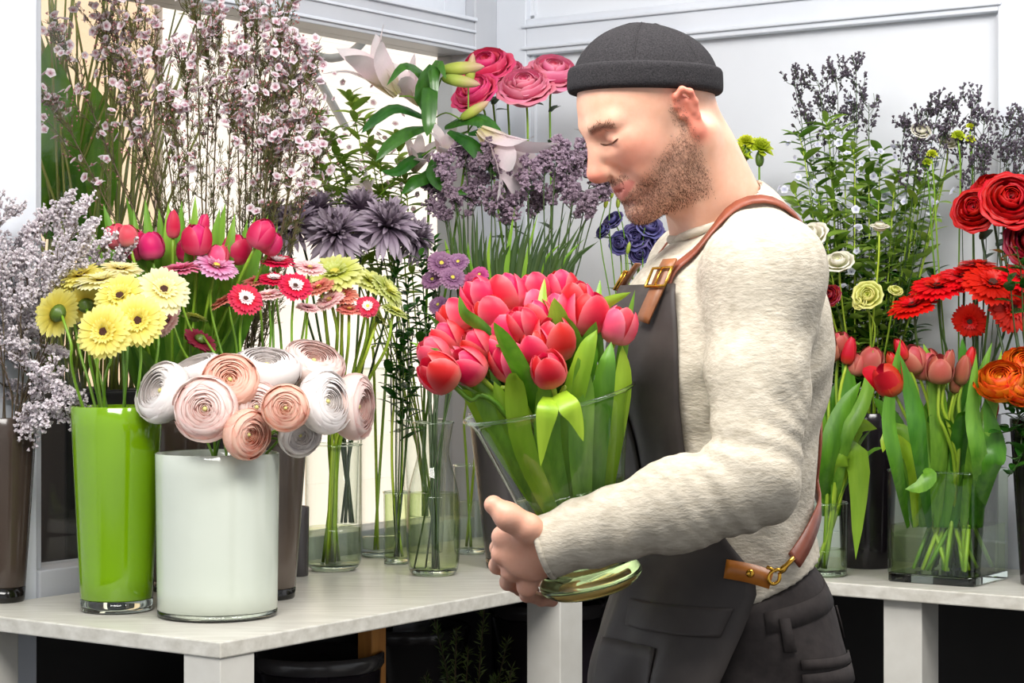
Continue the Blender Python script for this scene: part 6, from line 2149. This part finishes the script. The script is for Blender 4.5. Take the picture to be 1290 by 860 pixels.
# side strap with brass hook and leather tab at his left hip
tab, P, N, T, S = strap('hip_tab', [Wn(916, 716, 2.60), Wn(944, 722, 2.585), Wn(970, 730, 2.585)], .024, M['leather_tab'], man, off=.014, n=10, thick=.004)
o = MB()
v, f = lathe([(.001, .0), (.0055, 0), (.0055, .002), (.003, .0035), (.001, .004)], 12)
Rn = frame(Vector(N[5]))
o.add([Vector(P[5] + N[5] * .004) + Rn @ p for p in v], f).build('rivet', M['brass'], tab, base=MO)
hk0 = P[-1] + N[-1] * .010
hk1 = Wn(1000, 702, 2.575)
hd_ = (hk1 - hk0); hl_ = np.linalg.norm(hd_); hd_ = hd_ / hl_
hs_ = np.cross(hd_, N[-1]); hs_ /= np.linalg.norm(hs_)
hook = [hk0 + hd_ * .012 + hs_ * .000, hk0 + hd_ * .004 + hs_ * .006, hk0 - hd_ * .004 + hs_ * .004, hk0 - hd_ * .005 - hs_ * .003, hk0 + hd_ * .002 - hs_ * .008, hk0 + hd_ * .011 - hs_ * .006, hk0 + hd_ * .015 - hs_ * .001]
MB().tube(catmull([Vector(p) for p in hook], 22), .0023, 8).build('brass_hook', M['brass'], tab, base=MO)
MB().tube([Vector(hk0 + hd_ * .012), Vector(hk0 + hd_ * .018), Vector(hk0 + hd_ * .024), Vector(hk1)], [.0028, .0046, .0032, .0030], 10).build('hook_swivel', M['brass'], tab, base=MO)
MB().tube([Vector(hk0 + hd_ * .010 - hs_ * .004), Vector(hk0 + hd_ * .006 - hs_ * .017)], [.0018, .0024], 8).build('hook_lever', M['brass'], tab, base=MO)
strap('hip_strap', [Wn(1000, 706, 2.61), Wn(1008, 688, 2.63), Wn(1018, 650, 2.68), Wn(1022, 612, 2.76), B(-.14, .02, 1.25), B(-.14, -.05, 1.34)], .024, M['leather_red'], man, off=.006, n=24)

# trouser details: waistband and back pocket
def on_trouser(phi, z, off):
    d = BF * math.cos(phi) + BL * math.sin(phi)
    r = np.linspace(.30, .03, 181)
    P = BO + d[None] * r[:, None] + BZ * z
    s = FT.sample(P)
    i = int(np.argmax(s < off))
    if i == 0: return BO + d * .12 + BZ * z
    t = (s[i - 1] - off) / max(s[i - 1] - s[i], 1e-9)
    return P[i - 1] * (1 - t) + P[i] * t


def t_strip(name, phi0, phi1, z0, z1, hgt, off, n=14, mat=None):
    V = []
    for k in (0, .5, 1):
        V.append([on_trouser(math.radians(phi0 + (phi1 - phi0) * i / n), z0 + (z1 - z0) * i / n + hgt * k, off) for i in range(n + 1)])
    v, f = sheet_mesh(V, .0025)
    return MB().add(v, f).build(name, mat or M['trouser'], trousers, base=MO)


t_strip('waistband', 92, 170, 1.022, 1.058, .026, .0015)
t_strip('pocket_welt', 104, 150, .978, .972, .012, .004)
t_strip('pocket_flap', 104, 150, .950, .950, .022, .0035)
for ph in (98, 150):
    t_strip('belt_loop', ph, ph + 5, 1.0, 1.0, .040, .0035, 2)

# beanie: crown of six panels, turned-up brim
FC = Field(HC - np.array([.16, .16, .10]), HC + np.array([.16, .16, .17]), .0034)
ax = [FC.lo[i] + FC.h * np.arange(FC.n[i]) for i in range(3)]
PX = np.stack(np.meshgrid(*ax, indexing='ij'), -1)
# the cap sits level although the head bows
CP = math.radians(-1)
cf = hf0 * math.cos(CP) - BZ * math.sin(CP)
cu = hf0 * math.sin(CP) + BZ * math.cos(CP)
CR = np.stack([cf, hl, cu], 1)
CC = Wn(806, 112, 2.70)
Cc = lambda f, l, u: CC + cf * f + hl * l + cu * u
FC.put(ell(Cc(-.004, 0, .0), (.096, .083, .086), CR), .01)
FC.put(ell(Cc(-.050, 0, .010), (.048, .064, .052), CR), .03)
q = (PX - CC) @ CR
ang = np.arctan2(q[..., 1] / .083, (q[..., 0] + .004) / .096)
FC.d += (.0034 * np.exp(-(np.abs(np.sin(ang * 3)) / .12) ** 2) * (q[..., 2] > .03)).astype(np.float32)
FC.d = np.maximum(FC.d, -(q[..., 2] + .001)).astype(np.float32)
beanie = field_obj('beanie', [FC.mesh()], M['felt'], man)
beanie['label'] = 'charcoal felt beanie with turned-up brim'
FM = Field(FC.lo, FC.lo + FC.h * (FC.n - 1.5), .0034)
FM.d = FM.d[:FC.n[0], :FC.n[1], :FC.n[2]]
FM.n = np.array(FM.d.shape)
FM.put(ell(Cc(-.004, 0, .0), (.101, .088, .20), CR), .01)
FM.put(ell(Cc(-.050, 0, .0), (.053, .069, .10), CR), .03)
qq = q[:FM.n[0], :FM.n[1], :FM.n[2]]
bw = np.abs(qq[..., 2] - (.010 - .02 * qq[..., 0])) - .0175
kk = .008
hh = np.clip(.5 - .5 * (FM.d - bw) / kk, 0, 1)
FM.d = (FM.d * (1 - hh) + bw * hh + kk * hh * (1 - hh)).astype(np.float32)
brim = field_obj('brim', [FM.mesh()], M['felt'], beanie)
for k in range(6):
    a_ = k * PI / 3
    P = []
    for i in range(13):
        e_l = .28 + (PI / 2 - .28) * i / 12
        P.append(Cc(-.004 + .096 * math.cos(e_l) * math.cos(a_), .083 * math.cos(e_l) * math.sin(a_), .086 * math.sin(e_l)))
    P = np.array(P)
    for _ in range(5): P = P - FC.normal(P) * (FC.sample(P)[:, None] - .0003)
    MB().tube([Vector(p) for p in P], .0013, 6).build('seam', M['felt'], beanie, base=MO)
